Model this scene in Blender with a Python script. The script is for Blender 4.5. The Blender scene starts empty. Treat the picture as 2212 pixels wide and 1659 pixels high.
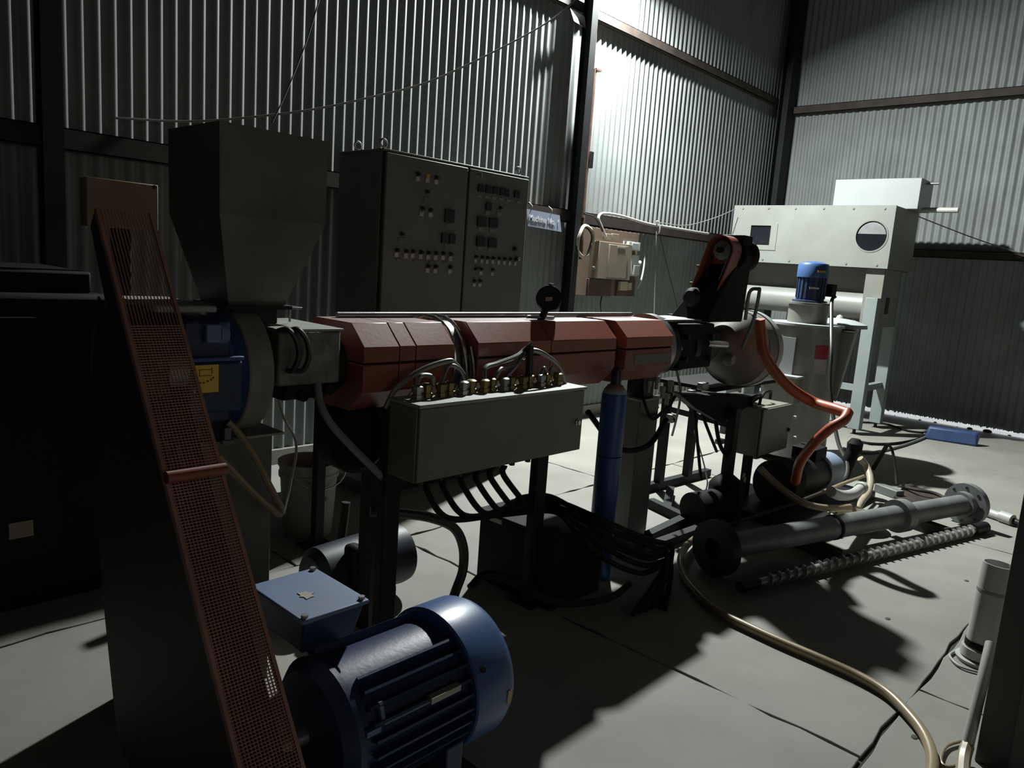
import bpy, bmesh, math, random
from mathutils import Vector, Matrix
random.seed(7)
SC = bpy.context.scene
COL = SC.collection
PI = math.pi

# ------------------------------------------------------------------ camera
W_, H_, F_ = 2212.0, 1659.0, 1617.0
YAW, PITCH, ROLL = 0.745, 0.1579, 0.0717
EYE = Vector((0.0, 0.0, 1.4))
fw = Vector((math.cos(YAW)*math.cos(PITCH), math.sin(YAW)*math.cos(PITCH), -math.sin(PITCH)))
rt0 = Vector((math.sin(YAW), -math.cos(YAW), 0.0))
up0 = rt0.cross(fw)
rt = rt0*math.cos(ROLL) + up0*math.sin(ROLL)
up = -rt0*math.sin(ROLL) + up0*math.cos(ROLL)
cd = bpy.data.cameras.new('camera'); cam = bpy.data.objects.new('camera', cd); COL.objects.link(cam)
cd.sensor_fit = 'HORIZONTAL'; cd.sensor_width = 36.0; cd.lens = 36.0*F_/W_
cd.clip_start = 0.05; cd.clip_end = 200
cam.matrix_world = Matrix(((rt.x, up.x, -fw.x, EYE.x), (rt.y, up.y, -fw.y, EYE.y), (rt.z, up.z, -fw.z, EYE.z), (0, 0, 0, 1)))
SC.camera = cam

def A(px, py, x=None, y=None, z=None):
    """measured point of the photograph, put on a plane of known x, y or z"""
    d = fw + rt*((px-W_/2)/F_) - up*((py-H_/2)/F_)
    if x is not None: t = (x-EYE.x)/d.x
    elif y is not None: t = (y-EYE.y)/d.y
    else: t = (z-EYE.z)/d.z
    return EYE + d*t

# ------------------------------------------------------------------ world, light, exposure
SC.view_settings.view_transform = 'Standard'
SC.view_settings.look = 'None'
SC.view_settings.exposure = 0.0
SC.view_settings.gamma = 1.0
SC.view_settings.use_curve_mapping = False
wd = bpy.data.worlds.new('World'); SC.world = wd; wd.use_nodes = True
bg = wd.node_tree.nodes['Background']; bg.inputs[0].default_value = (0.85, 0.93, 1.0, 1); bg.inputs[1].default_value = 3.0

LAMP = Vector((5.45, 4.0, 4.15))
ld = bpy.data.lights.new('workshop_lamp_light', 'AREA'); ld.shape = 'DISK'; ld.size = 0.13; ld.energy = 560
ld.color = (0.95, 1.0, 0.97)
lo = bpy.data.objects.new('workshop_lamp_light', ld); COL.objects.link(lo); lo.location = LAMP
lo.rotation_euler = (-0.36, 0, 0)
dl = bpy.data.lights.new('front_fill_light', 'AREA'); dl.shape = 'RECTANGLE'; dl.size = 3.6; dl.size_y = 2.6  # added fill light behind the camera; the wall has no opening here
dl.energy = 25; dl.color = (1.0, 0.93, 0.80)
do = bpy.data.objects.new('front_fill_light', dl); COL.objects.link(do)
do.location = (0.5, -5.85, 1.8); do.rotation_euler = (PI/2, 0, 0)

# ------------------------------------------------------------------ materials
MATS = {}
ALBEDO_CUT = 0.62          # even cut on all base colours so less light bounces into the shade
def mat(name, col, rough=0.6, metal=0.0, var=0.25, scale=6.0, bump=0.0, dirt=None, dirt_amt=0.35, spec=0.5, emit=None):
    if name in MATS: return MATS[name]
    col = tuple(c*ALBEDO_CUT for c in col); dirt = tuple(c*ALBEDO_CUT for c in dirt) if dirt else None
    m = bpy.data.materials.new(name); m.use_nodes = True; MATS[name] = m
    nt = m.node_tree; N = nt.nodes; L = nt.links
    b = N['Principled BSDF']
    b.inputs['Roughness'].default_value = rough; b.inputs['Metallic'].default_value = metal
    b.inputs['Specular IOR Level'].default_value = spec
    tc = N.new('ShaderNodeTexCoord')
    nz = N.new('ShaderNodeTexNoise'); nz.inputs['Scale'].default_value = scale; nz.inputs['Detail'].default_value = 6
    L.new(tc.outputs['Object'], nz.inputs['Vector'])
    mr = N.new('ShaderNodeMapRange'); mr.inputs[1].default_value = 0.3; mr.inputs[2].default_value = 0.7
    mr.inputs[3].default_value = 1-var; mr.inputs[4].default_value = 1+var*0.5
    L.new(nz.outputs['Fac'], mr.inputs[0])
    mx = N.new('ShaderNodeMix'); mx.data_type = 'RGBA'; mx.blend_type = 'MULTIPLY'; mx.inputs[0].default_value = 1
    mx.inputs[6].default_value = (*col, 1); L.new(mr.outputs[0], mx.inputs[7])
    out = mx.outputs[2]
    if dirt:
        n2 = N.new('ShaderNodeTexNoise'); n2.inputs['Scale'].default_value = scale*0.55; n2.inputs['Detail'].default_value = 9
        n2.inputs['Roughness'].default_value = 0.7
        mp = N.new('ShaderNodeMapping'); mp.inputs['Location'].default_value = (3.1, 7.7, 1.3)
        L.new(tc.outputs['Object'], mp.inputs[0]); L.new(mp.outputs[0], n2.inputs['Vector'])
        r2 = N.new('ShaderNodeMapRange'); r2.inputs[1].default_value = 0.48; r2.inputs[2].default_value = 0.68
        r2.inputs[3].default_value = 0; r2.inputs[4].default_value = dirt_amt; L.new(n2.outputs['Fac'], r2.inputs[0])
        m2 = N.new('ShaderNodeMix'); m2.data_type = 'RGBA'; L.new(r2.outputs[0], m2.inputs[0])
        L.new(out, m2.inputs[6]); m2.inputs[7].default_value = (*dirt, 1); out = m2.outputs[2]
    L.new(out, b.inputs['Base Color'])
    if bump:
        bp = N.new('ShaderNodeBump'); bp.inputs['Strength'].default_value = bump; bp.inputs['Distance'].default_value = 0.01
        n3 = N.new('ShaderNodeTexNoise'); n3.inputs['Scale'].default_value = scale*8; n3.inputs['Detail'].default_value = 4
        L.new(tc.outputs['Object'], n3.inputs['Vector']); L.new(n3.outputs['Fac'], bp.inputs['Height']); L.new(bp.outputs[0], b.inputs['Normal'])
    if emit:
        b.inputs['Emission Color'].default_value = (*col, 1); b.inputs['Emission Strength'].default_value = emit
    return m

GALV = mat('galvanised_sheet', (0.33, 0.36, 0.355), 0.6, 0.08, 0.16, 2.5, 0.05, (0.20, 0.21, 0.195), 0.35)
CONC = mat('concrete_floor', (0.42, 0.415, 0.37), 0.75, 0, 0.14, 2.2, 0.12, (0.27, 0.26, 0.22), 0.4, 0.3)
JOINT = mat('joint_dirt', (0.06, 0.055, 0.045), 0.95, 0, 0.3, 20)
DARKROOF = mat('dark_sheet', (0.05, 0.05, 0.05), 0.8)
GIRT = mat('brown_primer_steel', (0.07, 0.055, 0.046), 0.7, 0.0, 0.3, 9, 0, (0.035, 0.028, 0.024), spec=0.25)
COLM = mat('black_column_steel', (0.018, 0.020, 0.022), 0.65, 0.0, 0.3, 6, spec=0.25)
PANEL = mat('grey_panel_paint', (0.19, 0.20, 0.18), 0.6, 0, 0.12, 4, 0.03, (0.10, 0.10, 0.09), 0.3)
PANELD = mat('panel_gasket', (0.02, 0.022, 0.022), 0.7)
TAG = mat('label_plate', (0.62, 0.61, 0.57), 0.5)
YEL = mat('yellow_lamp', (0.65, 0.45, 0.08), 0.4)
METER = mat('black_meter', (0.02, 0.022, 0.03), 0.25)
KNOB = mat('black_knob', (0.025, 0.025, 0.025), 0.45)
CHROME = mat('chrome', (0.75, 0.75, 0.75), 0.25, 0.9, 0.05)
STEEL = mat('bare_steel', (0.50, 0.51, 0.51), 0.35, 0.75, 0.2, 14, 0.05, (0.2, 0.17, 0.13))
DSTEEL = mat('dark_oily_steel', (0.030, 0.030, 0.030), 0.5, 0.3, 0.35, 10, 0.1, spec=0.3)
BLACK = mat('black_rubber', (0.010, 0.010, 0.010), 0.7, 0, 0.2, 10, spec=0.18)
GALVT = mat('grey_pipe_paint', (0.30, 0.315, 0.31), 0.5, 0.1, 0.2, 8, 0, (0.12, 0.11, 0.1))
HOPP = mat('hopper_steel', (0.21, 0.21, 0.19), 0.5, 0.25, 0.22, 5, 0.05, (0.10, 0.085, 0.07), 0.6)
def add_top_light(m, col, amt):
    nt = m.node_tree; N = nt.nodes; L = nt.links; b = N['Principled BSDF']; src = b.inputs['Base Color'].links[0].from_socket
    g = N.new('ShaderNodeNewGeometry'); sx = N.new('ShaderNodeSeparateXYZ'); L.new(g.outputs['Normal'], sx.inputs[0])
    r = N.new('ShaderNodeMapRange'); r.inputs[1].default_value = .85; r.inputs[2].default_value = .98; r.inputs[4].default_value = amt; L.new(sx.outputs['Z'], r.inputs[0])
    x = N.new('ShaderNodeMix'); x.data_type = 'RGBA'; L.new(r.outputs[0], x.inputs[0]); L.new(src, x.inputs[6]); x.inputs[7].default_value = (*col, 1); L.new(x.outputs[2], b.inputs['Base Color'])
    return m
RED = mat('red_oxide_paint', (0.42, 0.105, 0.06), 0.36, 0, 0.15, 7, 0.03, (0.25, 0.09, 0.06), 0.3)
add_top_light(RED, (.46,.37,.34), .85)  # pale pink on upward faces: lamp light on the tops painted in
REDW = mat('worn_red_paint', (0.36, 0.10, 0.06), 0.55, 0, 0.2, 9, 0.03, (0.30, 0.27, 0.22), 0.9)
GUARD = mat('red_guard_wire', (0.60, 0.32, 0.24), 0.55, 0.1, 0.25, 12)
GUARDP = mat('shade_dark_guard_plate', (0.05, 0.026, 0.02), 0.6, 0, 0.3, 8)  # red plate painted near black to carry its shade
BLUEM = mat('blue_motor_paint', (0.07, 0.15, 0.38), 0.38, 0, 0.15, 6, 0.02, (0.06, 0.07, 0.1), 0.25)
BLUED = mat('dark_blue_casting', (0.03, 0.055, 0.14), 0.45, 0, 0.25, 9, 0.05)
BLUEL = mat('pale_blue_lid', (0.20, 0.29, 0.50), 0.55, 0, 0.12, 8, 0, (0.30, 0.33, 0.40), 0.5)  # paler blue for the lid and small fittings
BLUEC = mat('blue_cylinder_paint', (0.03, 0.11, 0.36), 0.4, 0, 0.12, 5, 0, (0.03, 0.05, 0.12), 0.4)
STICK = mat('yellow_sticker', (1.3, 0.80, 0.10), 0.5, 0, 0.08)
STICKK = mat('sticker_ink', (0.25, 0.13, 0.02), 0.6)
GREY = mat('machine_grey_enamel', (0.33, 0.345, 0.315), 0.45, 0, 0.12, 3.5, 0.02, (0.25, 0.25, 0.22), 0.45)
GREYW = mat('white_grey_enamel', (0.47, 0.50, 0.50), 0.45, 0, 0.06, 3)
GREYD = mat('shaded_side_enamel', (0.30, 0.30, 0.26), 0.55, 0, 0.15, 3)  # darker copy of the machine grey, side shade put into its colour
FRAMEP = mat('pale_frame_paint', (0.36, 0.41, 0.405), 0.5, 0, 0.1, 5)
TANK = mat('tank_beige_steel', (0.36, 0.355, 0.31), 0.35, 0.25, 0.12, 5, 0.02, (0.3, 0.27, 0.22), 0.3)
JBOX = mat('junction_box_paint', (0.235, 0.24, 0.18), 0.5, 0, 0.1, 4, 0.02, (0.11, 0.105, 0.08), 0.35)
JLID = mat('pale_lid', (0.50, 0.50, 0.46), 0.6, 0, 0.15, 12)  # pale grey for lids and top plates
BRASS = mat('brass_gland', (0.32, 0.25, 0.10), 0.4, 0.7, 0.3, 20)
BRAID = mat('steel_braid', (0.42, 0.42, 0.40), 0.4, 0.7, 0.2, 40)
PEDG = mat('green_grey_pedestal', (0.18, 0.195, 0.165), 0.55, 0, 0.12, 4)
PAILM = mat('dirty_white_pail', (0.42, 0.39, 0.32), 0.6, 0, 0.2, 6, 0, (0.2, 0.18, 0.14), 0.6)
PVC = mat('white_pvc', (0.72, 0.72, 0.67), 0.4, 0, 0.08, 6)
HOSE = mat('beige_hose', (0.46, 0.36, 0.21), 0.35, 0, 0.15, 9)
HOSEC = mat('cream_hose', (0.58, 0.50, 0.36), 0.4, 0, 0.12, 9)
ORANGE = mat('orange_hose', (0.55, 0.12, 0.05), 0.4, 0, 0.1, 9)
BOARD = mat('brown_board', (0.24, 0.17, 0.12), 0.7, 0, 0.2, 6, 0, (0.13, 0.08, 0.06), 0.5)
BOXB = mat('beige_box', (0.36, 0.30, 0.23), 0.55, 0, 0.12, 6)
SWW = mat('white_switch', (0.72, 0.73, 0.72), 0.4)
SIGNM = mat('grey_blue_sign', (0.46, 0.51, 0.68), 0.4, 0, 0.06)
SIGNT = mat('white_letters', (0.92, 0.94, 0.97), 0.5)
LITDAB = mat('lit_dab_beige', (0.40, 0.31, 0.19), 0.8, 0, 0.1, 6)
POLEM = mat('rusty_brown_pipe', (0.22, 0.13, 0.095), 0.6, 0.1, 0.3, 12)
WIRE = mat('grey_cable', (0.30, 0.30, 0.29), 0.6)
WHITEW = mat('white_cable', (0.62, 0.62, 0.58), 0.5)
REDST = mat('red_sticker', (0.45, 0.02, 0.03), 0.4)
PALEST = mat('pale_sticker', (0.58, 0.52, 0.46), 0.5)
YBAG = mat('yellow_sack', (0.62, 0.46, 0.16), 0.6)
BLUEPL = mat('blue_plastic', (0.05, 0.10, 0.24), 0.5, 0, 0.2, 8)
PALEBL = mat('pale_blue_motor_cap', (0.42, 0.52, 0.68), 0.5)
OUT = mat('outside_ground', (0.5, 0.48, 0.44), 0.9)

# ------------------------------------------------------------------ mesh builder
def catmull(pts, sub=6):
    P = [Vector(p) for p in pts]
    if len(P) < 3: return P
    out = []
    Q = [P[0]*2-P[1]] + P + [P[-1]*2-P[-2]]
    for i in range(1, len(Q)-2):
        a, b, c, d = Q[i-1], Q[i], Q[i+1], Q[i+2]
        for k in range(sub):
            t = k/sub
            out.append(0.5*((2*b)+(c-a)*t+(2*a-5*b+4*c-d)*t*t+(3*b-a-3*c+d)*t**3))
    out.append(P[-1]); return out

class MB:
    def __init__(s): s.v = []; s.f = []
    def add(s, vs, fs):
        o = len(s.v); s.v += [Vector(v) for v in vs]; s.f += [tuple(o+i for i in f) for f in fs]; return s
    def box(s, x0, x1, y0, y1, z0, z1):
        return s.add([(x0,y0,z0),(x1,y0,z0),(x1,y1,z0),(x0,y1,z0),(x0,y0,z1),(x1,y0,z1),(x1,y1,z1),(x0,y1,z1)],
                     [(0,3,2,1),(4,5,6,7),(0,1,5,4),(1,2,6,5),(2,3,7,6),(3,0,4,7)])
    def hexa(s, b, t):                       # 4 bottom points, 4 top points
        return s.add(list(b)+list(t), [(0,3,2,1),(4,5,6,7),(0,1,5,4),(1,2,6,5),(2,3,7,6),(3,0,4,7)])
    def beam(s, p0, p1, w, h, upv=(0,0,1)):
        p0, p1 = Vector(p0), Vector(p1); d = (p1-p0).normalized(); u = Vector(upv)
        if abs(d.dot(u)) > .98: u = Vector((1,0,0))
        r = d.cross(u).normalized()*(w/2); u = r.normalized().cross(d).normalized()*(h/2)
        c = lambda p: [p-r-u, p+r-u, p+r+u, p-r+u]
        return s.hexa(c(p0), c(p1))
    def frame(s, d):
        d = Vector(d).normalized(); u = Vector((0,0,1)) if abs(d.z) < .95 else Vector((1,0,0))
        a = d.cross(u).normalized(); return a, a.cross(d).normalized()
    def lathe(s, p0, d, prof, n=24):         # prof: list of (t along d, radius)
        p0 = Vector(p0); d = Vector(d).normalized(); a, b = s.frame(d); vs = []; fs = []
        for t, r in prof:
            for k in range(n):
                w = 2*PI*k/n; vs.append(p0+d*t+a*(r*math.cos(w))+b*(r*math.sin(w)))
        for i in range(len(prof)-1):
            for k in range(n): fs.append((i*n+k, i*n+(k+1)%n, (i+1)*n+(k+1)%n, (i+1)*n+k))
        if prof[0][1] > 1e-6: fs.append(tuple(range(n))[::-1])
        if prof[-1][1] > 1e-6: fs.append(tuple((len(prof)-1)*n+k for k in range(n)))
        return s.add(vs, fs)
    def cyl(s, p0, p1, r, r1=None, n=20):
        p0, p1 = Vector(p0), Vector(p1); L = (p1-p0).length
        return s.lathe(p0, p1-p0, [(0, r), (L, r if r1 is None else r1)], n)
    def ring(s, p0, d, t0, t1, ro, ri, n=28):
        return s.lathe2(p0, d, [(t0,ri),(t0,ro),(t1,ro),(t1,ri)], n)
    def lathe2(s, p0, d, prof, n=24):        # closed profile, no caps
        p0 = Vector(p0); d = Vector(d).normalized(); a, b = s.frame(d); vs = []; fs = []; m = len(prof)
        for t, r in prof:
            for k in range(n):
                w = 2*PI*k/n; vs.append(p0+d*t+a*(r*math.cos(w))+b*(r*math.sin(w)))
        for i in range(m):
            j = (i+1) % m
            for k in range(n): fs.append((i*n+k, i*n+(k+1)%n, j*n+(k+1)%n, j*n+k))
        return s.add(vs, fs)
    def tube(s, pts, r, n=10, sub=6, smooth=True):
        P = catmull(pts, sub) if smooth else [Vector(p) for p in pts]
        vs = []; fs = []; m = len(P); T = []
        for i in range(m):
            T.append((P[min(i+1,m-1)]-P[max(i-1,0)]).normalized())
        a, b = s.frame(T[0])
        for i in range(m):
            a = (a-T[i]*a.dot(T[i])).normalized(); b = T[i].cross(a).normalized()
            for k in range(n):
                w = 2*PI*k/n; vs.append(P[i]+a*(r*math.cos(w))+b*(r*math.sin(w)))
        for i in range(m-1):
            for k in range(n): fs.append((i*n+k, i*n+(k+1)%n, (i+1)*n+(k+1)%n, (i+1)*n+k))
        fs.append(tuple(range(n))[::-1]); fs.append(tuple((m-1)*n+k for k in range(n)))
        return s.add(vs, fs)
    def prism(s, poly, axis, a, b):          # poly in the two other axes (order x,y,z without axis)
        n = len(poly)
        def P(q, t):
            return {'x': (t,q[0],q[1]), 'y': (q[0],t,q[1]), 'z': (q[0],q[1],t)}[axis]
        return s.add([P(q,a) for q in poly]+[P(q,b) for q in poly],
                     [tuple(range(n))[::-1], tuple(range(n,2*n))]+[(i,(i+1)%n,n+(i+1)%n,n+i) for i in range(n)])
    def ball(s, c, r, n=14, sq=(1,1,1)):
        prof = [(-math.cos(PI*i/8)*r, max(math.sin(PI*i/8)*r, 1e-7)) for i in range(9)]
        o = len(s.v); s.lathe(c, (0,0,1), prof, n)
        c = Vector(c)
        for i in range(o, len(s.v)):
            q = s.v[i]-c; s.v[i] = c+Vector((q.x*sq[0], q.y*sq[1], q.z*sq[2]))
        return s
    def build(s, name, m, parent=None, bevel=0.0, smooth=True, label=None, kind=None):
        me = bpy.data.meshes.new(name)
        org = Vector((0,0,0)); q = parent; sc = 1.0
        while q is not None:
            org = org + q.location; sc *= q.scale.x; q = q.parent
        me.from_pydata([tuple((v-org)/sc) for v in s.v], [], s.f)
        bm = bmesh.new(); bm.from_mesh(me)
        bmesh.ops.remove_doubles(bm, verts=bm.verts, dist=1e-6)
        bmesh.ops.recalc_face_normals(bm, faces=bm.faces); bm.to_mesh(me); bm.free()
        if smooth:
            for p in me.polygons: p.use_smooth = True
            me.set_sharp_from_angle(angle=math.radians(38))
        me.materials.append(m); me.update()
        o = bpy.data.objects.new(name, me); COL.objects.link(o); o.parent = parent
        if bevel:
            bv = o.modifiers.new('bevel', 'BEVEL'); bv.width = bevel; bv.segments = 2; bv.limit_method = 'ANGLE'; bv.angle_limit = math.radians(40)
        if label: o['label'] = label
        if kind: o['kind'] = kind
        return o

def thing(name, label, cat, loc, group=None):
    o = bpy.data.objects.new(name, None); COL.objects.link(o); o.location = loc; o.empty_display_size = .1
    o['label'] = label; o['category'] = cat
    if group: o['group'] = group
    return o
def tag(o, label, cat, group=None):
    o['label'] = label; o['category'] = cat
    if group: o['group'] = group
    return o
def settle(root, loc, size):
    root.location = loc; root.scale = (size,)*3
def struct(name, loc=(0,0,0)):
    o = bpy.data.objects.new(name, None); COL.objects.link(o); o.location = loc; o['kind'] = 'structure'; return o
def bx(name, m, parent, x0, x1, y0, y1, z0, z1, bevel=.004, **k):
    return MB().box(min(x0,x1),max(x0,x1),min(y0,y1),max(y0,y1),min(z0,z1),max(z0,z1)).build(name, m, parent, bevel, **k)

# ------------------------------------------------------------------ the shed
YB, XR = 4.35, 9.25
wb = struct('wall_back', (0, YB, 0))
PIT, AMP = 0.0775, 0.0095
def sheet(parent, axis, a, b, z0, z1, off, flip=1, ragged=0.0):
    n = int(round((b-a)/PIT*10)); vs = []; fs = []
    for i in range(n+1):
        t = a+(b-a)*i/n; q = off+AMP*math.cos(2*PI*t/PIT)
        zb = z0 + (random.random()-.5)*ragged
        for z in (zb, z1): vs.append((t, q, z) if axis == 'x' else (q, t, z))
    for i in range(n): fs.append((2*i, 2*i+2, 2*i+3, 2*i+1))
    return MB().add(vs, fs).build('wall_sheet', GALV, parent)
k = -3.1
i = 0
while k < XR-.01:
    e = min(k+10*PIT, XR)
    sheet(wb, 'x', k, e+PIT*.5 if e < XR-.05 else e, .10, 3.62, YB-(.0016 if i % 2 else 0))
    sheet(wb, 'x', k, e+PIT*.5 if e < XR-.05 else e, 3.56, 5.6, YB+.004-(.0016 if i % 2 else 0))
    k = e; i += 1
def cgirt(parent, axis, a, b, z0, z1, w0, w1):       # a C-shaped rail: back flange towards the sheets
    m = MB(); t = .006
    def seg(p, q, zz0, zz1):
        if axis == 'x': m.box(a, b, min(p,q), max(p,q), zz0, zz1)
        else: m.box(min(p,q), max(p,q), a, b, zz0, zz1)
    seg(w0, w1, z1-t, z1); seg(w0, w1, z0, z0+t); seg(w1, w1+(t if w0 > w1 else -t), z0, z1)
    return m.build('girt', GIRT, parent)
cgirt(wb, 'x', -3.1, XR-.02, 3.53, 3.61, YB-.012, YB-.07)
cgirt(wb, 'x', -3.1, XR-.02, 1.80, 1.905, YB-.012, YB-.11)
def hcol(parent, x, y, w=.12, d=.11):
    m = MB(); t = .01
    m.box(x-w/2, x+w/2, y-d/2, y-d/2+t, 0, 5.6); m.box(x-w/2, x+w/2, y+d/2-t, y+d/2, 0, 5.6); m.box(x-t/2, x+t/2, y-d/2+t, y+d/2-t, 0, 5.6)
    m.box(x-w*.9, x+w*.9, y-d*.8, y+d*.8, 0, .012)
    return m.build('column', COLM, parent)
hcol(wb, 1.173, YB-.14, .09, .10); hcol(wb, 5.209, YB-.14, .08, .10); hcol(wb, 9.08, YB-.16, .2, .12); hcol(wb, -2.9, YB-.16, .15, .12)
bb = bx('baseboard_back', CONC, None, -3.1, XR, YB-.03, YB+.1, 0, .10); bb['kind'] = 'structure'

wr = struct('wall_right', (XR, 0, 0))
k = YB
i = 0
while k > -6.0:
    e = k-10*PIT
    sheet(wr, 'y', e-PIT*.5, k, .045, 3.60, XR+(.0016 if i % 2 else 0), ragged=.02)
    sheet(wr, 'y', e-PIT*.5, k, 3.55, 5.6, XR+.005+(.0016 if i % 2 else 0))
    k = e; i += 1
cgirt(wr, 'y', -6, YB-.1, 3.44, 3.53, XR-.012, XR-.09)
cgirt(wr, 'y', -6, YB-.1, 1.80, 1.885, XR-.012, XR-.09)
hcol(wr, XR-.16, -.6, .12, .15)
# lumps of rubbish that close the gap under the sheets here and there
m = MB()
for q in range(26):
    y = YB-.1-q*.17+random.uniform(-.06,.06); r = .006+.016*random.random()**2
    if 1.75 < y < 2.9: r *= .45
    m.ball((XR-.02+random.uniform(-.03,.03), y, r*.6), r*1.6, 8, (1,1.5,.7))
o = m.build('floor_rubbish', mat('rubbish', (.10,.085,.06), .9), None); tag(o, 'crumbs of dirt in the lit gap below the right corrugated wall', 'dirt'); o['kind'] = 'stuff'

fl = struct('floor')
bx('sub_floor', JOINT, fl, -5.5, XR, -6, YB, -.20, -.012, 0)
def slab(x0, x1, y0, y1):
    g = .006; pts = []; rnd = random.Random(int(x0*100)+int(y0*37))
    def edge(p, q, n):
        for i in range(n):
            t = i/n; j = rnd.uniform(-.009, .009) if 0 < i else 0
            dx, dy = q[0]-p[0], q[1]-p[1]; L = math.hypot(dx, dy)
            pts.append((p[0]+dx*t-dy/L*j, p[1]+dy*t+dx/L*j))
    c = [(x0+g,y0+g),(x1-g,y0+g),(x1-g,y1-g),(x0+g,y1-g)]
    for a in range(4): edge(c[a], c[(a+1)%4], 24)
    MB().prism(pts, 'z', -.012, 0.0).build('floor_slab', CONC, fl, .003, smooth=False)
rows = [(-6,-3.7,[-5.5,-2,1,4,7,XR]),(-3.7,-1.6,[-5.5,-3,-.2,2.6,5.2,7.4,XR]),(-1.6,.57,[-5.5,-2.6,.4,2.88,5.6,7.8,XR]),(.57,2.82,[-5.5,-3.2,-.6,2.30,4.9,7.2,XR]),(2.82,YB,[-5.5,-3.4,-.9,1.72,4.1,6.6,XR])]
for y0, y1, xs in rows:
    for a, b in zip(xs[:-1], xs[1:]): slab(a, b, y0, y1)
ce = bx('ceiling', DARKROOF, None, -5.5, XR+.1, -6, YB+.1, 5.6, 5.66, 0); ce['kind'] = 'structure'
wl = bx('wall_left', DARKROOF, None, -5.6, -5.5, -6, YB, 0, 5.6, 0); wl['kind'] = 'structure'
wbl = bx('wall_back_left', DARKROOF, None, -5.6, -3.1, YB, YB+.1, 0, 5.6, 0); wbl['kind'] = 'structure'
wf = bx('wall_front', DARKROOF, None, -5.6, XR+.1, -6.1, -6, 0, 5.6, 0); wf['kind'] = 'structure'
d1 = struct('fill_frame', (.5, -5.9, 0))  # frame added round the fill light, the wall behind stays closed
for a_, b_ in ((-1.40,-1.32),(2.32,2.40)): bx('fill_frame_post', COLM, d1, a_, b_, -5.99, -5.86, 0, 3.2)
bx('fill_frame_head', COLM, d1, -1.40, 2.40, -5.99, -5.86, 3.12, 3.2)
og = bx('floor_outside', OUT, None, XR+.06, XR+14, -9, 12, -.30, -.10, 0); og['kind'] = 'structure'

# ------------------------------------------------------------------ lamp and pole, overhead cables
pole = thing('lamp_pole', 'thin rusty pipe beside the black middle column, running up out of the picture', 'pole', (5.3, 4.21, 0))
p0 = A(1254, 560, y=4.21); p1 = A(1290, 2, y=4.21); dirp = (p1-p0).normalized()
MB().cyl(p0, p1+dirp*.75, .016).build('pipe', POLEM, pole)
q = A(1272, 240, y=4.21); MB().cyl(A(1256, 470, y=4.21), A(1283, 150, y=4.21), .026).build('outer_sleeve', POLEM, pole)
q = A(1286, 150, y=4.21); MB().box(q.x-.02, q.x+.06, q.y-.03, q.y+.03, q.z-.01, q.z+.005).build('sleeve_cap', POLEM, pole)
q = A(1271, 345, y=4.21); bx('clamp_block', DSTEEL, pole, q.x-.03, q.x+.035, q.y-.03, q.y+.03, q.z-.07, q.z+.07)
MB().cyl((5.32,4.2,4.24),(LAMP.x,LAMP.y,4.24),.012).build('lamp_arm', POLEM, pole)
MB().lathe(LAMP+Vector((0,0,.025)), (0,0,1), [(0,.09),(.02,.095),(.06,.06),(.10,.03)], 28).build('lamp_head', KNOB, pole)
def cable(name, pts, r, m, label, cat='cable', group=None, n=8):
    o = MB().tube(pts, r, n).build(name, m, None); return tag(o, label, cat, group)
cable('sagging_cable', [A(1262,-20,y=3.9), A(1195,40,y=3.9), A(1080,105,y=3.92), A(930,175,y=3.95), A(800,210,y=4.0), A(700,232,y=4.05), A(590,248,y=4.1), A(420,262,y=4.2), A(250,255,y=4.25)], .006, WIRE, 'grey cable sagging across the back wall above the control cabinet')
cable('hanging_wire', [A(694,-15,y=3.9), A(660,95,y=3.9), A(618,200,y=3.85), A(588,265,y=3.8)], .004, KNOB, 'thin dark wire slanting down the corrugated wall behind the hopper')
cable('slack_wire', [A(1420,480,y=4.2), A(1480,487,y=4.1), A(1540,472,y=4.0), A(1588,452,y=3.9)], .004, WIRE, 'thin slack wire from wall rail to the grey box machine')
cable('stay_wire', [A(1945,452,x=8.2), A(2040,490,x=8.9), A(2120,520,x=9.05), A(2230,556,x=9.1)], .006, WIRE, 'thin wire from the grey box machine to the right wall rail')
fl2 = thing('tin_flap', 'torn pale tin flap hanging from the top wall rail beside the column', 'sheet', (5.2, 4.22, 3.6))
a = [A(1232,18,y=4.22), A(1263,36,y=4.22), A(1266,62,y=4.25), A(1240,45,y=4.2)]
MB().hexa(a, [v+Vector((0,.004,0)) for v in a]).build('flap', GALV, fl2)

# ------------------------------------------------------------------ control cabinet
CX0, CX1, CY0, CY1, CZ = 2.54, 3.705, 3.40, 3.82, 1.97
cab = thing('control_cabinet', 'tall dark grey two-door electrical control cabinet against the corrugated wall', 'cabinet', ((CX0+CX1)/2, (CY0+CY1)/2, 0))
bx('body', PANEL, cab, CX0, CX1, CY0+.02, CY1, .08, CZ-.012)
bx('plinth', PANELD, cab, CX0+.01, CX1-.01, CY0+.04, CY1-.02, 0, .08)
bx('top_trim', PANEL, cab, CX0-.004, CX1+.004, CY0, CY1, CZ-.012, CZ)
bx('gasket', PANELD, cab, CX0+.005, CX1-.005, CY0+.008, CY0+.02, .085, CZ-.016, 0)
xm = A(1003, 500, y=CY0).x
dl_ = bx('door', PANEL, cab, CX0+.012, xm-.008, CY0-.012, CY0+.008, .10, CZ-.02)
dr_ = bx('door', PANEL, cab, xm+.008, CX1-.006, CY0-.012, CY0+.008, .10, CZ-.02)
def zp(zx, zy): return A(700+zx/3.95, 300+zy/3.95, y=CY0-.012)
S = 4.45/1617/3.95
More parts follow.
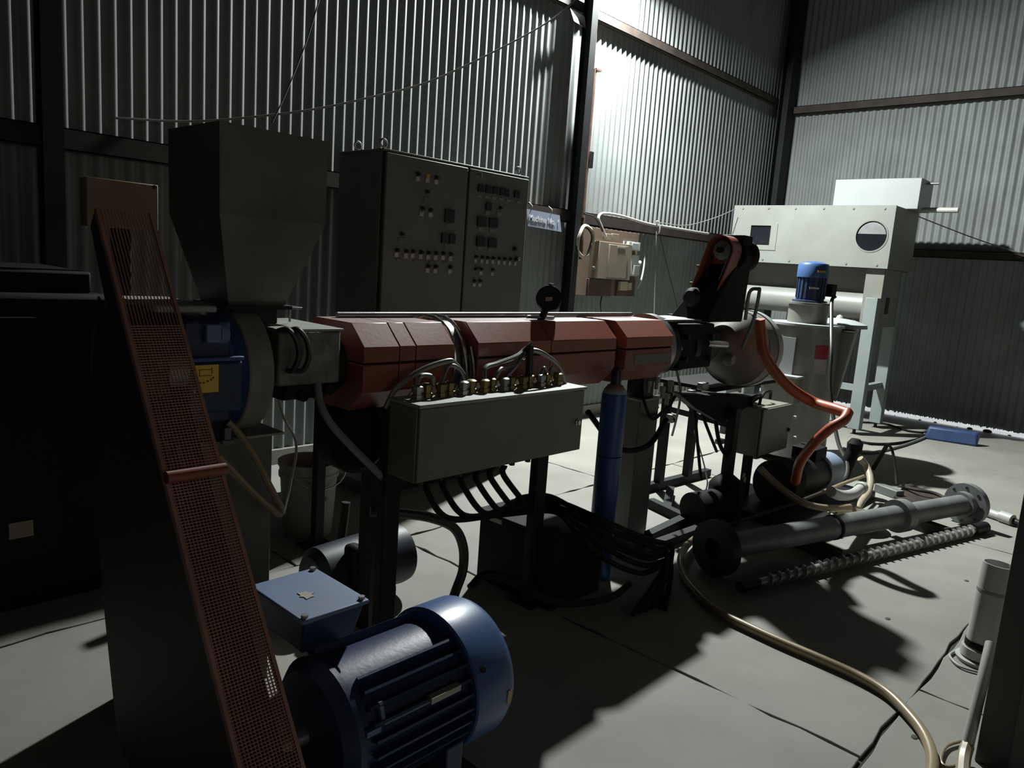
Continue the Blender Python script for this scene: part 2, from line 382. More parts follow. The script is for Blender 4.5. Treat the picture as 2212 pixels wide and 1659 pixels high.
def plate(name, m, par, zx, zy, w, h, t=.004, bev=.001):
    p = zp(zx, zy); return bx(name, m, par, p.x-w*S*.5*1.13, p.x+w*S*.5*1.13, CY0-.012-t, CY0-.012, p.z-h*S*.5, p.z+h*S*.5, bev)
def knob(par, zx, zy, r=.012):
    p = zp(zx, zy); return MB().lathe((p.x, CY0-.012, p.z), (0,-1,0), [(0,r),(.008,r),(.009,r*.75),(.024,r*.7)], 12).build('knob', KNOB, par)
for zx, zy in ((798,340),(880,355),(955,368)): plate('tag_plate', TAG, dl_, zx, zy, 36, 34)
plate('indicator', YEL, dl_, 886, 318, 30, 40)
for zx, zy in ((798,300),(955,330),(875,452),(835,592),(905,607),(660,812)): knob(dl_, zx, zy)
for zx, zy, w, h in ((875,517,58,40),(830,640,38,36),(905,648,38,36),(1058,740,58,32),(660,862,62,34),(1050,915,60,34)): plate('tag_plate', TAG if w < 50 else PANEL, dl_, zx, zy, w, h)
plate('meter', METER, dl_, 1065, 660, 92, 112, .012); plate('meter', METER, dl_, 1025, 848, 62, 84, .012); plate('meter', METER, dl_, 1088, 854, 60, 84, .012)
for zx, zy in ((615,988),(695,997),(752,998),(820,1005),(885,1010),(948,1013),(1012,1014),(1075,1022)):
    plate('tag_plate', TAG, dl_, zx, zy, 34, 38); knob(dl_, zx+4, zy-38)
for zx, zy in ((640,1030),(783,1042),(917,1050),(1035,1056)): plate('small_plate', PANEL, dl_, zx, zy, 50, 22)
for zx, zy in ((880,1123),(945,1127),(1070,1132)):
    plate('tag_plate', TAG, dl_, zx, zy, 36, 36); knob(dl_, zx+4, zy-38)
for zx, zy in ((1332,422),(1396,432),(1457,440),(1518,452),(1552,462),(1640,474)): plate('meter', METER, dr_, zx, zy, 56, 66, .012)
for zx, zy in ((1322,488),(1385,496),(1447,505),(1508,513),(1572,524),(1660,540)): plate('small_plate', GREYD, dr_, zx, zy, 48, 20)
plate('meter', METER, dr_, 1398, 577, 58, 68, .012); knob(dr_, 1500, 590)
for zx, zy in ((1395,632),(1492,640),(1335,770),(1430,782),(1328,938),(1422,945)): plate('small_plate', GREYD, dr_, zx, zy, 50, 30)
for zx, zy in ((1340,706),(1440,718),(1332,876),(1430,888)): plate('meter', METER, dr_, zx, zy, 94, 86, .012)
knob(dr_, 1622, 938, .016)
for zx, zy in ((1290,1040),(1342,1044),(1388,1048),(1437,1051),(1487,1055),(1535,1058),(1582,1061),(1628,1065)):
    plate('tag_plate', TAG, dr_, zx, zy, 28, 34); knob(dr_, zx+3, zy-35, .01)
for zx, zy in ((1335,1145),(1432,1152),(1278,1246),(1326,1246)):
    plate('tag_plate', TAG, dr_, zx, zy, 32, 30); knob(dr_, zx, zy-36, .01)
p = zp(1300, 1112); bx('selector', KNOB, dr_, p.x-.02, p.x+.02, CY0-.03, CY0-.012, p.z-.008, p.z+.008)
p = zp(1645, 1022); MB().lathe((p.x, CY0-.012, p.z), (0,-1,0), [(0,.012),(.02,.012),(.022,.006),(.03,.006)]).build('door_lock', CHROME, dr_)
p = zp(1327, 300); MB().lathe((p.x, CY0-.012, p.z), (0,-1,0), [(0,.01),(.02,.01)]).box(p.x-.005,p.x+.005,CY0-.035,CY0-.03,p.z-.025,p.z+.01).build('door_lock', CHROME, dr_)
for x, y in ((CX0+.02, CY0+.30), (CX0+.02, CY0+.06), (CX1-.06, CY0+.06)):
    m = MB(); c = Vector((x+.02, y, CZ+.035)); m.tube([c+Vector((math.cos(t)*.022, 0, math.sin(t)*.022)) for t in [2*PI*j/14 for j in range(15)]], .006, 8, 1, False)
    m.cyl((x+.02,y,CZ), (x+.02,y,CZ+.016), .009, n=10); m.build('lifting_eye', STEEL, cab)

# ------------------------------------------------------------------ hanging sign
sg = thing('machine_sign', 'grey-blue plate sign reading Machine No. 1 hanging on the wall rail', 'sign', tuple(A(1175, 475, y=4.2)))
TL, TR, BR, BL = [A(*q, y=4.2) for q in ((1138,451),(1209,465),(1213,501),(1140,488))]
MB().hexa([BL, BR, TR, TL], [v+Vector((0,.004,0)) for v in (BL, BR, TR, TL)]).build('plate', SIGNM, sg)
cu = bpy.data.curves.new('sign_text', 'FONT'); cu.body = 'Machine No. 1'; cu.align_x = 'CENTER'; cu.align_y = 'CENTER'; cu.size = .066; cu.extrude = .0008; cu.offset = .0012
to = bpy.data.objects.new('tmp', cu); COL.objects.link(to); bpy.context.view_layer.update()
me = bpy.data.meshes.new_from_object(to.evaluated_get(bpy.context.evaluated_depsgraph_get())); bpy.data.objects.remove(to)
me.materials.clear(); me.materials.append(SIGNT)
lt = bpy.data.objects.new('lettering', me); COL.objects.link(lt); lt.parent = sg
e = (TR-TL).normalized(); lt.rotation_euler = (PI/2, 0, 0)
lt.location = (TL+TR+BR+BL)/4-Vector(sg.location)+Vector((0,-.0025,0))
lt.rotation_euler = (PI/2, math.atan2(-(e.z), e.x), 0)
for fx in (.12, .72):
    b = TL.lerp(TR, fx); MB().tube([b+Vector((0,0,-.01)), b+Vector((.01,-.004,.03)), b+Vector((0,.03,.06))], .0025, 6).build('tie_wire', WHITEW, sg)

# ------------------------------------------------------------------ electric board on the wall
eb = thing('switch_board', 'brown wooden wall board with fuse box and white switches beside the pole', 'switchboard', (5.8, 4.26, 1.2))
YF = 4.24
def EB(name, m, l, t, r, b, d0, d1, par=eb, bev=.003):
    p, q = A(l, t, y=YF), A(r, b, y=YF); return bx(name, m, par, p.x, q.x, YF-d1, YF-d0, q.z, p.z, bev)
EB('back_board', BOARD, 1248, 486, 1368, 641, -.02, 0)
fb = EB('fuse_box', BOXB, 1277, 520, 1341, 604, 0, .10)
EB('cover', BOXB, 1296, 527, 1330, 600, .10, .115, fb); EB('label_plate', mat('faded_plate', (.45,.41,.34), .6), 1313, 531, 1329, 537, .115, .118, fb)
p = A(1281, 578, y=YF-.1); MB().cyl(p, p-Vector((0,.02,0)), .012, n=10).build('latch', STEEL, fb)
sw = EB('isolator_switch', SWW, 1346, 521, 1369, 542, 0, .07); EB('rocker', GREYW, 1352, 524, 1364, 540, .07, .08, sw)
sw = EB('isolator_switch', SWW, 1340, 548, 1366, 596, 0, .06); EB('toggle', GREYD, 1355, 572, 1364, 594, .06, .09, sw); EB('lid', SWW, 1342, 551, 1352, 592, .06, .067, sw)
p = A(1374, 568, y=YF-.03); MB().lathe(p, (.6,-.8,0), [(0,.03),(.03,.03),(.05,.02)]).build('plug', SWW, eb)
EB('lower_panel', mat('dark_brown_panel', (.11,.06,.045), .7), 1268, 601, 1315, 640, 0, .02)
EB('lower_panel', MATS['dark_brown_panel'], 1331, 600, 1366, 640, 0, .02)
so = EB('socket', mat('ivory_socket', (.60,.52,.36), .5), 1332, 607, 1346, 627, .02, .05); EB('socket_face', MATS['ivory_socket'], 1350, 610, 1357, 626, .02, .04)
EB('cable_entry', BOXB, 1297, 504, 1308, 518, .02, .07); EB('cable_entry', BOXB, 1310, 504, 1324, 518, .02, .07)
co = thing('wire_coil', 'oval coil of pale and black cable hung at the left of the brown board', 'cable', tuple(A(1264, 520, y=4.18)))
c = A(1264, 522, y=4.16)
for nm, r, m_, dz in (('cable_loop', 1.0, WHITEW, 0), ('cable_loop', .93, HOSEC, .01), ('cable_loop', .86, KNOB, -.01)):
    MB().tube([c+Vector((math.cos(t)*.115*r, -.01*math.sin(3*t)-dz, math.sin(t)*.145*r)) for t in [2*PI*j/24 for j in range(25)]], .0085, 8, 1, False).build(nm, m_, co)
cable('white_conduit', [A(1308,512,y=4.16), A(1300,492,y=4.15), A(1293,474,y=4.15), A(1296,464,y=4.16), A(1308,461,y=4.18), A(1340,466,y=4.19), A(1380,478,y=4.19), A(1412,486,y=4.19), A(1440,490,y=4.20), A(1530,505,y=4.21)], .013, PVC, 'pale bent conduit running from fuse box along the wall rail', 'conduit')
cable('cable_tie_loop', [A(1420,488,y=4.2), A(1418,478,y=4.16), A(1424,482,y=4.14), A(1425,500,y=4.14), A(1416,508,y=4.2)], .007, WHITEW, 'pale cable loop hanging over the wall rail')
cable('dropped_cable', [A(1392,550,y=4.22), A(1391,575,y=4.2), A(1385,605,y=4.2), A(1377,622,y=4.22)], .009, PVC, 'short pale cable curving down the wall right of the switches')
cable('black_lead', [A(1300,640,y=4.22), A(1297,660,y=4.2), A(1302,690,y=4.2), A(1310,740,y=4.15)], .006, KNOB, 'black lead dropping from underside of the brown board', 'cable')
cable('thin_drop_wire', [A(1418,500,y=4.22), A(1417,560,y=4.22), A(1414,640,y=4.22), A(1412,720,y=4.2)], .004, WIRE, 'thin wire hanging straight down from the cable loop')
cable('slant_wire', [A(1425,505,y=4.22), A(1440,570,y=4.2), A(1460,650,y=4.2), A(1470,700,y=4.2)], .004, KNOB, 'thin dark wire slanting down the wall towards the die head')
cable('pole_cable', [A(1262,462,y=4.1), A(1282,468,y=4.12), A(1292,480,y=4.14), A(1302,500,y=4.15)], .009, KNOB, 'short black cable bridging from pole foot to the fuse box')

# beige panel on the wall at the left
bp_ = thing('beige_wall_cabinet', 'beige flat panel box on the wall behind the red mesh guard', 'panel', tuple(A(264, 470, y=3.2)))
p, q = A(186, 381, y=3.2), A(342, 398, y=3.2); r = A(341, 500, y=3.2)
bx('box_body', mat('beige_panel_paint', (.42,.31,.19), .6, 0, .1, 5), bp_, p.x, q.x, 3.2, 3.28, r.z, p.z, .004)
bx('post', COLM, bp_, (p.x+q.x)/2-.03, (p.x+q.x)/2+.03, 3.205, 3.265, 0, r.z)
s_ = A(333, 404, y=3.2); MB().cyl(s_, s_-Vector((0,.004,0)), .008, n=10).build('screw', KNOB, bp_)

# ------------------------------------------------------------------ hopper
hop = thing('feed_hopper', 'dark steel feed hopper tapering down over the gearbox, open at the top', 'hopper', (1.21, 2.35, 1.2))
def rectring(x0,x1,y0,y1,z): return [Vector((x0,y0,z)),Vector((x1,y0,z)),Vector((x1,y1,z)),Vector((x0,y1,z))]
t_ = rectring(1.027,1.385,2.15,2.50,1.745); mm_ = rectring(1.03,1.385,2.15,2.50,1.485); b_ = rectring(1.115,1.305,2.26,2.45,1.205)
ti = rectring(1.031,1.381,2.154,2.496,1.745); mi = rectring(1.034,1.381,2.154,2.496,1.486); bi = rectring(1.119,1.301,2.264,2.446,1.205)
m = MB(); R = [b_, mm_, t_, ti, mi, bi]; vs = [v for r in R for v in r]; fs = []
for a in range(6):
    n_ = (a+1) % 6
    for i in range(4): fs.append((a*4+i, a*4+(i+1)%4, n_*4+(i+1)%4, n_*4+i))
m.add(vs, fs).build('hopper_body', HOPP, hop, smooth=False)
m = MB(); m.box(1.095,1.325,2.24,2.265,1.20,1.212); m.box(1.095,1.325,2.445,2.47,1.20,1.212); m.box(1.095,1.12,2.265,2.445,1.20,1.212); m.box(1.30,1.325,2.265,2.445,1.20,1.212)
m.build('flange', DSTEEL, hop)
bx('throat', DSTEEL, hop, 1.13, 1.29, 2.27, 2.43, 1.15, 1.20)
bx('slide_gate', STEEL, hop, 1.27, 1.40, 2.30, 2.40, 1.197, 1.203, .001)
MB().tube([(1.37,2.33,1.2),(1.37,2.33,1.15)], .004, 6, 1, False).build('slide_pin', STEEL, hop)

settle(hop, (1.0975, 2.1315, 1.2186), 0.907)
# ------------------------------------------------------------------ gearbox in front of feed throat
AX, AZ = 2.35, 0.995
gb = thing('gear_unit', 'blue gear unit with yellow notice under the dark hopper, left of feed block', 'gearbox', (1.0, AX, .56))
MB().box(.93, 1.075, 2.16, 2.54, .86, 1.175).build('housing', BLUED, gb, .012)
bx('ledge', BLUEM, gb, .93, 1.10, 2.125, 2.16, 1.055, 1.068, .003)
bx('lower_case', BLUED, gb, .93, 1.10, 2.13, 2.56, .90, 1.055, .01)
bx('top_cover', JLID, gb, .86, 1.04, 2.18, 2.54, 1.195, 1.215, .006)
bx('vent_box', BLUEL, gb, .985, 1.03, 2.13, 2.2, 1.11, 1.165, .004)
MB().lathe((1.03, 2.17, 1.135), (1,0,0), [(0,.02),(.005,.034),(.03,.034),(.035,.02)]).build('filler_cap', BLUEL, gb)
MB().lathe((1.075, AX, AZ), (1,0,0), [(0,.16),(.03,.165),(.055,.195)], 40).build('adaptor', BLUEM, gb)
yl = bx('notice', STICK, gb, A(419,785,y=2.128).x, A(472,785,y=2.128).x, 2.126, 2.13, A(472,846,y=2.128).z, A(472,787,y=2.128).z, 0)
p = A(445, 805, y=2.125); m = MB()
m.box(p.x-.02,p.x+.018,2.1245,2.126,p.z+.008,p.z+.010).box(p.x-.02,p.x+.018,2.1245,2.126,p.z-.010,p.z-.008).box(p.x-.02,p.x-.018,2.1245,2.126,p.z-.01,p.z+.01).box(p.x+.017,p.x+.019,2.1245,2.126,p.z-.004,p.z+.014)
for dx, dz in ((-.016,-.03),(-.006,-.03),(.006,-.026),(.016,-.022),(.022,-.016)): m.ball((p.x+dx,2.125,p.z+dz), .003, 8)
m.build('notice_print', STICKK, gb)
bx('base_block', DSTEEL, gb, .93, 1.10, 2.2, 2.5, .788, .90)
for x, y in ((.98,2.19),(1.07,2.17),(1.1,2.25)):
    MB().lathe((x, y, .79), (0,0,1), [(0,.022),(.012,.022),(.014,.012),(.05,.012)], 6).build('foot_bolt', STEEL, gb)
settle(gb, (0.907, 2.1315, 0.6381), 0.907)
gs = thing('gear_pillar', 'dark green-grey box pillar standing on floor below the blue gear unit', 'pedestal', (1.05, 2.2, 0))
bx('pillar', PEDG, gs, .935, 1.18, 2.09, 2.34, 0, .837, .006); bx('top_plate', JLID, gs, .84, 1.18, 2.02, 2.34, .837, .845, .002)

# ------------------------------------------------------------------ extruder
ex = thing('extruder', 'long extruder barrel with red covers on a grey-green pedestal', 'machine', (2.4, AX, 0))
MB().lathe((1.13, AX, AZ), (1,0,0), [(0,.10),(0,.205),(.085,.205),(.085,.10)], 48).build('drive_flange', mat('dull_flange_iron', (.34,.33,.30), .65, 0, .25, 10), ex, .006)
fbk = MB().box(1.24, 1.475, 2.17, 2.53, .955, 1.135).build('feed_block', mat('feed_block_iron', (.30,.30,.27), .6, .2, .4, 14, .2, (.08,.075,.065), .8), ex, .01)
bx('cap_plate', JLID, fbk, 1.235, 1.48, 2.165, 2.53, 1.135, 1.143, .002)
bx('lower_lug', DSTEEL, fbk, 1.27, 1.45, 2.2, 2.5, .90, .955, .01)
for x, z in ((1.285,.93),(1.34,.915),(1.44,.93)): MB().cyl((x,2.2,z),(x,2.175,z),.018,n=12).build('pipe_boss', BLACK, fbk)
MB().cyl((1.475, AX, AZ), (3.95, AX, AZ), .105, n=32).build('barrel', DSTEEL, ex)
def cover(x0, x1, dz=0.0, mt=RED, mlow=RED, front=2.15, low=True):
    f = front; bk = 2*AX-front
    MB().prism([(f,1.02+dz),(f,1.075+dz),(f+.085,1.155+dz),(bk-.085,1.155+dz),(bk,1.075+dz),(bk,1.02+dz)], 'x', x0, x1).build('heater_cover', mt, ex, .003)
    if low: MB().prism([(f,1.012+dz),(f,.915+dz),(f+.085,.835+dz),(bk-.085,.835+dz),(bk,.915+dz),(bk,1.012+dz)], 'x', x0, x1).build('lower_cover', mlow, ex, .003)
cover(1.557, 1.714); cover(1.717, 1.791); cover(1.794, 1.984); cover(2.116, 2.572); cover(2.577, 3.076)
cover(3.165, 3.612, .0, mat('orange_red_cover', (.46,.13,.07), .5, 0, .12, 7, .02, (.3,.12,.08), .3), REDW)
bx('worn_label', mat('grey_wear', (.30,.27,.23), .7, 0, .2, 20), ex, A(1372,760,y=2.149).x, A(1448,760,y=2.149).x, 2.148, 2.15, A(1400,785,y=2.149).z, A(1400,765,y=2.149).z, 0)
for a, b in ((1.984,2.116),(3.076,3.165),(3.612,3.70)):
    MB().ring((0,AX,AZ),(1,0,0),a+.012,b-.012,.155,.10,36).build('heater_band', STEEL if a < 2.5 else DSTEEL, ex)
for x in (2.02, 2.075):
    MB().tube([(x,2.35+.17*math.cos(t),AZ+.175*math.sin(t)) for t in [1.2+(PI*1.05)*j/12 for j in range(13)]], .008, 8, 1, False).build('band_strap', CHROME, ex)
for dx in (0,.04):
    MB().tube([(2.06+dx,2.18,1.06),(2.065+dx,2.165,1.0),(2.07+dx,2.16,.95),(2.085+dx,2.165,.93),(2.1+dx,2.17,.96),(2.1+dx,2.18,1.03)], .006, 6).build('band_lead', BRAID, ex)
MB().cyl((1.62,2.42,1.165),(3.55,2.40,1.17),.012).build('top_conduit', STEEL, ex)
MB().ring((0,AX,AZ),(1,0,0),3.62,3.68,.185,.1,40).build('end_flange', STEEL, ex)
# black cooling blower below the first zone, and its drum
MB().lathe((1.62, 2.33, .72), (0,-1,0), [(0,.13),(.09,.13),(.12,.10)], 28).build('blower', BLACK, ex)
bx('blower_duct', BLACK, ex, 1.56, 1.70, 2.27, 2.45, .72, .86)

# thermocouple heads on the barrel underside
for j, (px, py) in enumerate(((1402,822),(1420,815),(1432,835),(1450,822),(1442,850))):
    p = A(px, py, y=2.32); g = MB().lathe(p, (0,0,-1), [(0,.018),(.03,.018),(.032,.012),(.07,.012)], 10).build('sensor_head', JLID, ex)

settle(ex, (2.1768, 2.1315, 0.1302), 0.907)
pd = MB().box(3.245, 3.425, 2.085, 2.245, 0, .752).build('pedestal', PEDG, ex, .005)
bx('pedestal_top', JLID, pd, 3.237, 3.433, 2.077, 2.252, .752, .762, .002)
MB().box(3.28,3.38,2.10,2.20,.762,.90).build('saddle', DSTEEL, ex)
bx('support_leg', DSTEEL, ex, 1.60, 1.68, 2.12, 2.20, 0, .90)

# gauge
ga = thing('pressure_gauge', 'round black pressure gauge standing on the barrel between red covers', 'gauge', (2.62, 2.3, 1.15))
gc = A(1186, 645, y=2.3); gd = (EYE-gc).normalized()
gd = Vector((gd.x, gd.y, 0)).normalized()
MB().lathe(gc-gd*.02, gd, [(0,.05),(.004,.062),(.035,.062),(.04,.056)], 32).build('dial_case', METER, ga)
m = MB(); a_, b_2 = m.frame(gd); cc = gc+gd*.021; u_ = Vector((0,0,1)); r_ = gd.cross(u_)
m.hexa([cc-r_*.016-u_*.008, cc+r_*.016-u_*.012, cc+r_*.016+u_*.006, cc-r_*.016+u_*.010], [v+gd*.002 for v in (cc-r_*.016-u_*.008, cc+r_*.016-u_*.012, cc+r_*.016+u_*.006, cc-r_*.016+u_*.010)]).build('dial_label', mat('dial_label', (.5,.33,.25), .5), ga)
g0 = A(1165, 698, y=2.3); MB().cyl(g0, gc-Vector((.02,0,.055)), .017, n=12).build('stem', DSTEEL, ga)
gt = A(1192, 616, y=2.3); MB().box(gt.x-.012, gt.x+.004, 2.29, 2.31, gt.z-.006, gt.z+.008).build('top_clip', CHROME, ga)
MB().cyl(g0+Vector((-.09,0,.03)), g0+Vector((.1,0,.024)), .008).build('cross_pipe', CHROME, ga)

settle(ga, (2.3763, 2.0861, 1.1732), 0.907)
# ------------------------------------------------------------------ belt guard with wire mesh
gd_ = thing('belt_guard', 'tall sloping red belt guard with wire mesh face, in the left foreground', 'guard', (.85, 1.5, 0))
gx0, gx1 = .605, .72
T0, B0 = Vector((0, 1.852, 1.459)), Vector((0, .862, .02))
dv = (B0-T0); LG = dv.length; dv.normalize(); nv = Vector((0, dv.z, -dv.y)); nv = nv if nv.y < 0 else -nv
m = MB(); nw = 17
for i in range(nw):
    x = gx0+(gx1-gx0)*i/(nw-1)
    p = Vector((x,0,0))+T0; pts_ = []
    m.beam(p, p+dv*LG, .0021 if 0 < i < nw-1 else .005, .0021)
k_ = 0.30
while k_ < LG:
    p = T0+dv*k_+nv*.0015; m.beam(Vector((gx0,0,0))+p, Vector((gx1,0,0))+p, .0018, .0018); k_ += .0064
m.build('wire_mesh', GUARD, gd_, kind='stuff', smooth=False)
for x in (gx0, gx1):
    MB().beam(Vector((x,0,0))+T0-nv*.004, Vector((x,0,0))+T0-nv*.004+dv*LG, .008, .014).build('edge_bar', GUARD, gd_)
t = (A(430,1030,x=.665).z-T0.z)/dv.z
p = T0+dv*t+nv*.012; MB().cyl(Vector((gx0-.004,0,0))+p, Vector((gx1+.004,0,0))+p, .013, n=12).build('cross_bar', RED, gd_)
bk = -nv
def yz(v): return (v.y, v.z)
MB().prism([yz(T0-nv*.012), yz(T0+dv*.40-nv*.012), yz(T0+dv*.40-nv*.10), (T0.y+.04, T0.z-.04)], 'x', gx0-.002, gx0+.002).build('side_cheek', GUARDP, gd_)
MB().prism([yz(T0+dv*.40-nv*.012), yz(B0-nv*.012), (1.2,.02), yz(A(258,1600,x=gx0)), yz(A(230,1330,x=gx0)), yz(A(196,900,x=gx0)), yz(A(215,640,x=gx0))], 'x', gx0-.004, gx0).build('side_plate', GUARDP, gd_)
MB().prism([yz(T0+dv*(LG-.52)-nv*.012), yz(B0-nv*.012), yz(B0-nv*.26+Vector((0,.15,.02))), yz(T0+dv*(LG-.52)-nv*.26)], 'x', gx1-.004, gx1).build('gap_plate', GUARDP, gd_)  # added dark plate, widened to blacken the lit gap beside the motor
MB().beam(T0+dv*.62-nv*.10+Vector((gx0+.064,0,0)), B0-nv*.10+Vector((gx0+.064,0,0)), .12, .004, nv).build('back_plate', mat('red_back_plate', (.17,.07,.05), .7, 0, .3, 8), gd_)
for dx in (.025,.05,.075,.10): MB().beam(Vector((gx0+dx,0,0))+T0+dv*.45-nv*.05, Vector((gx0+dx,0,0))+B0-dv*.25-nv*.05, .014, .010, nv).build('drive_belt', BLACK, gd_)
# pulleys and belts seen through the mesh
pu = thing('driven_pulley', 'large grooved pulley on the gear shaft behind the red mesh', 'pulley', (.67, 1.86, 1.08))
MB().lathe((.63, 1.86, 1.08), (1,0,0), [(0,.12),(.01,.165),(.02,.155),(.03,.165),(.04,.155),(.05,.165),(.06,.155),(.07,.165),(.08,.12)], 40).build('rim', mat('worn_pulley', (.25,.21,.16), .5, .4, .3, 12), pu)
MB().cyl((.64,1.86,1.08),(.80,1.86,1.08),.04).build('shaft', STEEL, pu)

# ------------------------------------------------------------------ big blue motor in the foreground
MY, MZ, MR = 1.45, .235, .175
mo = thing('drive_motor', 'big blue finned electric motor on the floor in the foreground', 'motor', (1.2, MY, 0))
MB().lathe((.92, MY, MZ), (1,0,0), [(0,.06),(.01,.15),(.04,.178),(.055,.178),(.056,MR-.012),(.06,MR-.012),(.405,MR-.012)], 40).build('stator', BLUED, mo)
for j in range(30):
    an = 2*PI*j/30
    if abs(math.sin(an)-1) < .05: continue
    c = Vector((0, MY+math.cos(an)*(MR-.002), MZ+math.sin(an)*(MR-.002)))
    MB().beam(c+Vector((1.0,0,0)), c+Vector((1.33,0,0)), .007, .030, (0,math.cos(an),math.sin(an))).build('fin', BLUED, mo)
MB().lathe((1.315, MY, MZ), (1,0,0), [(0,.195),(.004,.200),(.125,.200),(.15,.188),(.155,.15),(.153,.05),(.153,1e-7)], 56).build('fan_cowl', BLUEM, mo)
tb = MB(); tz0, tz1 = .40, .50
tb.hexa([(.955,1.53,tz0),(1.11,1.53,tz0),(1.11,1.72,tz0),(.955,1.72,tz0)], [(.94,1.50,tz1),(1.12,1.50,tz1),(1.125,1.745,tz1),(.945,1.745,tz1)])
tbo = tb.build('terminal_box', BLUED, mo, .008)
bx('box_lid', BLUEL, tbo, .93, 1.128, 1.49, 1.752, .50, .512, .004)
for x, y in ((.945,1.505),(1.113,1.505),(1.113,1.737)): MB().cyl((x,y,.512),(x,y,.52),.009,n=6).build('lid_screw', STEEL, tbo)
lm = A(662, 1285, z=.513); MB().add([lm+Vector((math.cos(a)*r-.0,math.sin(a)*r*1.0,0)) for a, r in [(2*PI*j/12, (.024,.016)[j % 2]+.004*math.sin(5*j)) for j in range(12)]]+[lm+Vector((math.cos(a)*r,math.sin(a)*r,.001)) for a, r in [(2*PI*j/12, (.024,.016)[j % 2]+.004*math.sin(5*j)) for j in range(12)]], [tuple(range(12))[::-1], tuple(range(12,24))]+[(i,(i+1)%12,12+(i+1)%12,12+i) for i in range(12)]).build('paint_mark', PALEST, tbo)
np_ = A(835, 1470, y=MY-MR+.0)
MB().beam((1.03,MY-MR*.93,MZ+.07),(1.17,MY-MR*.93,MZ+.07),.012,.010).build('side_bracket', BLUEL, mo)
MB().beam((1.03,MY-MR*.93,MZ+.07),(1.03,MY-MR*.83,MZ+.115),.010,.010).build('side_bracket', BLUEL, mo)
MB().beam((1.17,MY-MR*.95,MZ+.072),(1.27,MY-MR*.95,MZ+.072),.02,.016).build('name_plate', TAG, mo, label='bright metal plate on the flank')
MB().beam((.98,MY-MR*.93,MZ+.06),(1.02,MY-MR*.93,MZ+.06),.014,.014).build('side_bracket', BLUEL, mo)
yq = A(1046, 1425, y=MY-MR*.75)
m = MB(); an = math.radians(205); c = Vector((1.435, MY+math.cos(an)*.2005, MZ+math.sin(an)*.2005))
def onc(x, a, r=.2012): return Vector((x, MY+math.cos(a)*r, MZ+math.sin(a)*r))
a1, a2 = math.radians(177), math.radians(188)
m.hexa([onc(1.428,a1),onc(1.442,a1),onc(1.442,a2),onc(1.428,a2)],[onc(1.428,a1,.2025),onc(1.442,a1,.2025),onc(1.442,a2,.2025),onc(1.428,a2,.2025)]).build('warning_label', YEL, mo)
a1 = math.radians(152); MB().cyl(onc(1.345,a1,.198),onc(1.345,a1,.206),.008,n=8).build('cowl_screw', DSTEEL, mo)
for x in (1.02, 1.27):
    MB().box(x-.03,x+.03,MY-.17,MY-.09,.03,.14).build('foot', BLUED, mo, .006); MB().box(x-.03,x+.03,MY+.09,MY+.17,.03,.14).build('foot', BLUED, mo, .006)
for y in (MY-.14, MY+.14): MB().box(.95,1.36,y-.035,y+.035,0,.03).build('slide_rail', DSTEEL, mo)
MB().cyl((.70,MY,MZ),(.93,MY,MZ),.022).build('shaft', STEEL, mo)
MB().lathe((.69, MY, MZ), (1,0,0), [(0,.06),(.01,.085),(.02,.075),(.03,.085),(.04,.075),(.05,.085),(.06,.075),(.07,.085),(.08,.06)], 28).build('pulley', DSTEEL, mo)

settle(mo, (1.08, 1.305, .14), .9)
for x in (.90, 1.18): MB().box(x-.03,x+.03,1.13,1.48,0,.14).build('base_channel', COLM, mo)
# ------------------------------------------------------------------ junction box with glands on top
jb = thing('junction_box', 'grey-green heater junction box on a black post stand, cables on top', 'junction box', (1.9, 1.85, 0))
JX0, JX1, JY0, JY1, JZ0, JZ1 = 1.484, 2.322, 1.75, 1.90, .694, .942
bx('case', JBOX, jb, JX0, JX1, JY0+.012, JY1, JZ0, JZ1-.004, .004)
fd = bx('front_door', JBOX, jb, JX0+.004, JX1-.002, JY0, JY0+.011, JZ0+.003, JZ1-.006, .003)
p = A(1246, 912, y=JY0); MB().lathe((p.x, JY0, p.z), (0,-1,0), [(0,.013),(.006,.013),(.008,.009),(.014,.009)]).build('door_lock', CHROME, fd)
bx('lid', JLID, jb, JX0-.004, JX1+.006, JY0-.006, JY1, JZ1-.004, JZ1+.008, .002)
for x in (JX0+.03, JX1-.04): bx('post', COLM, jb, x-.034, x+.034, JY1, JY1+.04, 0.012, JZ1-.03); 
for x in (JX0+.03, JX1-.04): bx('foot_plate', COLM, jb, x-.055, x+.055, JY1-.04, JY1+.08, 0, .012)
NG = 15
for i in range(NG):
    x = JX0+.06+(JX1-JX0-.13)*i/(NG-1); y = JY0+.085+.014*(i % 2)
    g = MB().lathe((x, y, JZ1+.008), (0,0,1), [(0,.020),(.014,.020),(.015,.015),(.023,.015),(.024,.019),(.042,.019),(.046,.012)], 8).build('gland', BRASS if i % 4 else STEEL, jb)
def braided(pts, r, label, mtl=BRAID):
    o = MB().tube(pts, r, 8, 8).build('braided_lead', mtl, None); return tag(o, label, 'cable', 'braided leads over the junction box')
def gx(i): return JX0+.06+(JX1-JX0-.13)*i/(NG-1)
zt = JZ1+.045
yg = JY0+.09
braided([(gx(0)-.07,JY1+.01,JZ1-.03),(gx(0)-.035,JY1,JZ1+.035),(gx(1),JY1-.01,JZ1+.09),(gx(3),JY1-.03,JZ1+.12),(gx(4),JY1-.02,JZ1+.105),(gx(5)+.02,JY1,JZ1+.05)], .009, 'braided heater lead arching over the left end of the junction box')
braided([(gx(0),yg,zt),(gx(0)+.02,yg+.01,zt+.035),(gx(1)+.02,yg+.01,zt+.03),(gx(2)-.02,yg+.01,zt)], .008, 'short braided lead between the first glands of the junction box')
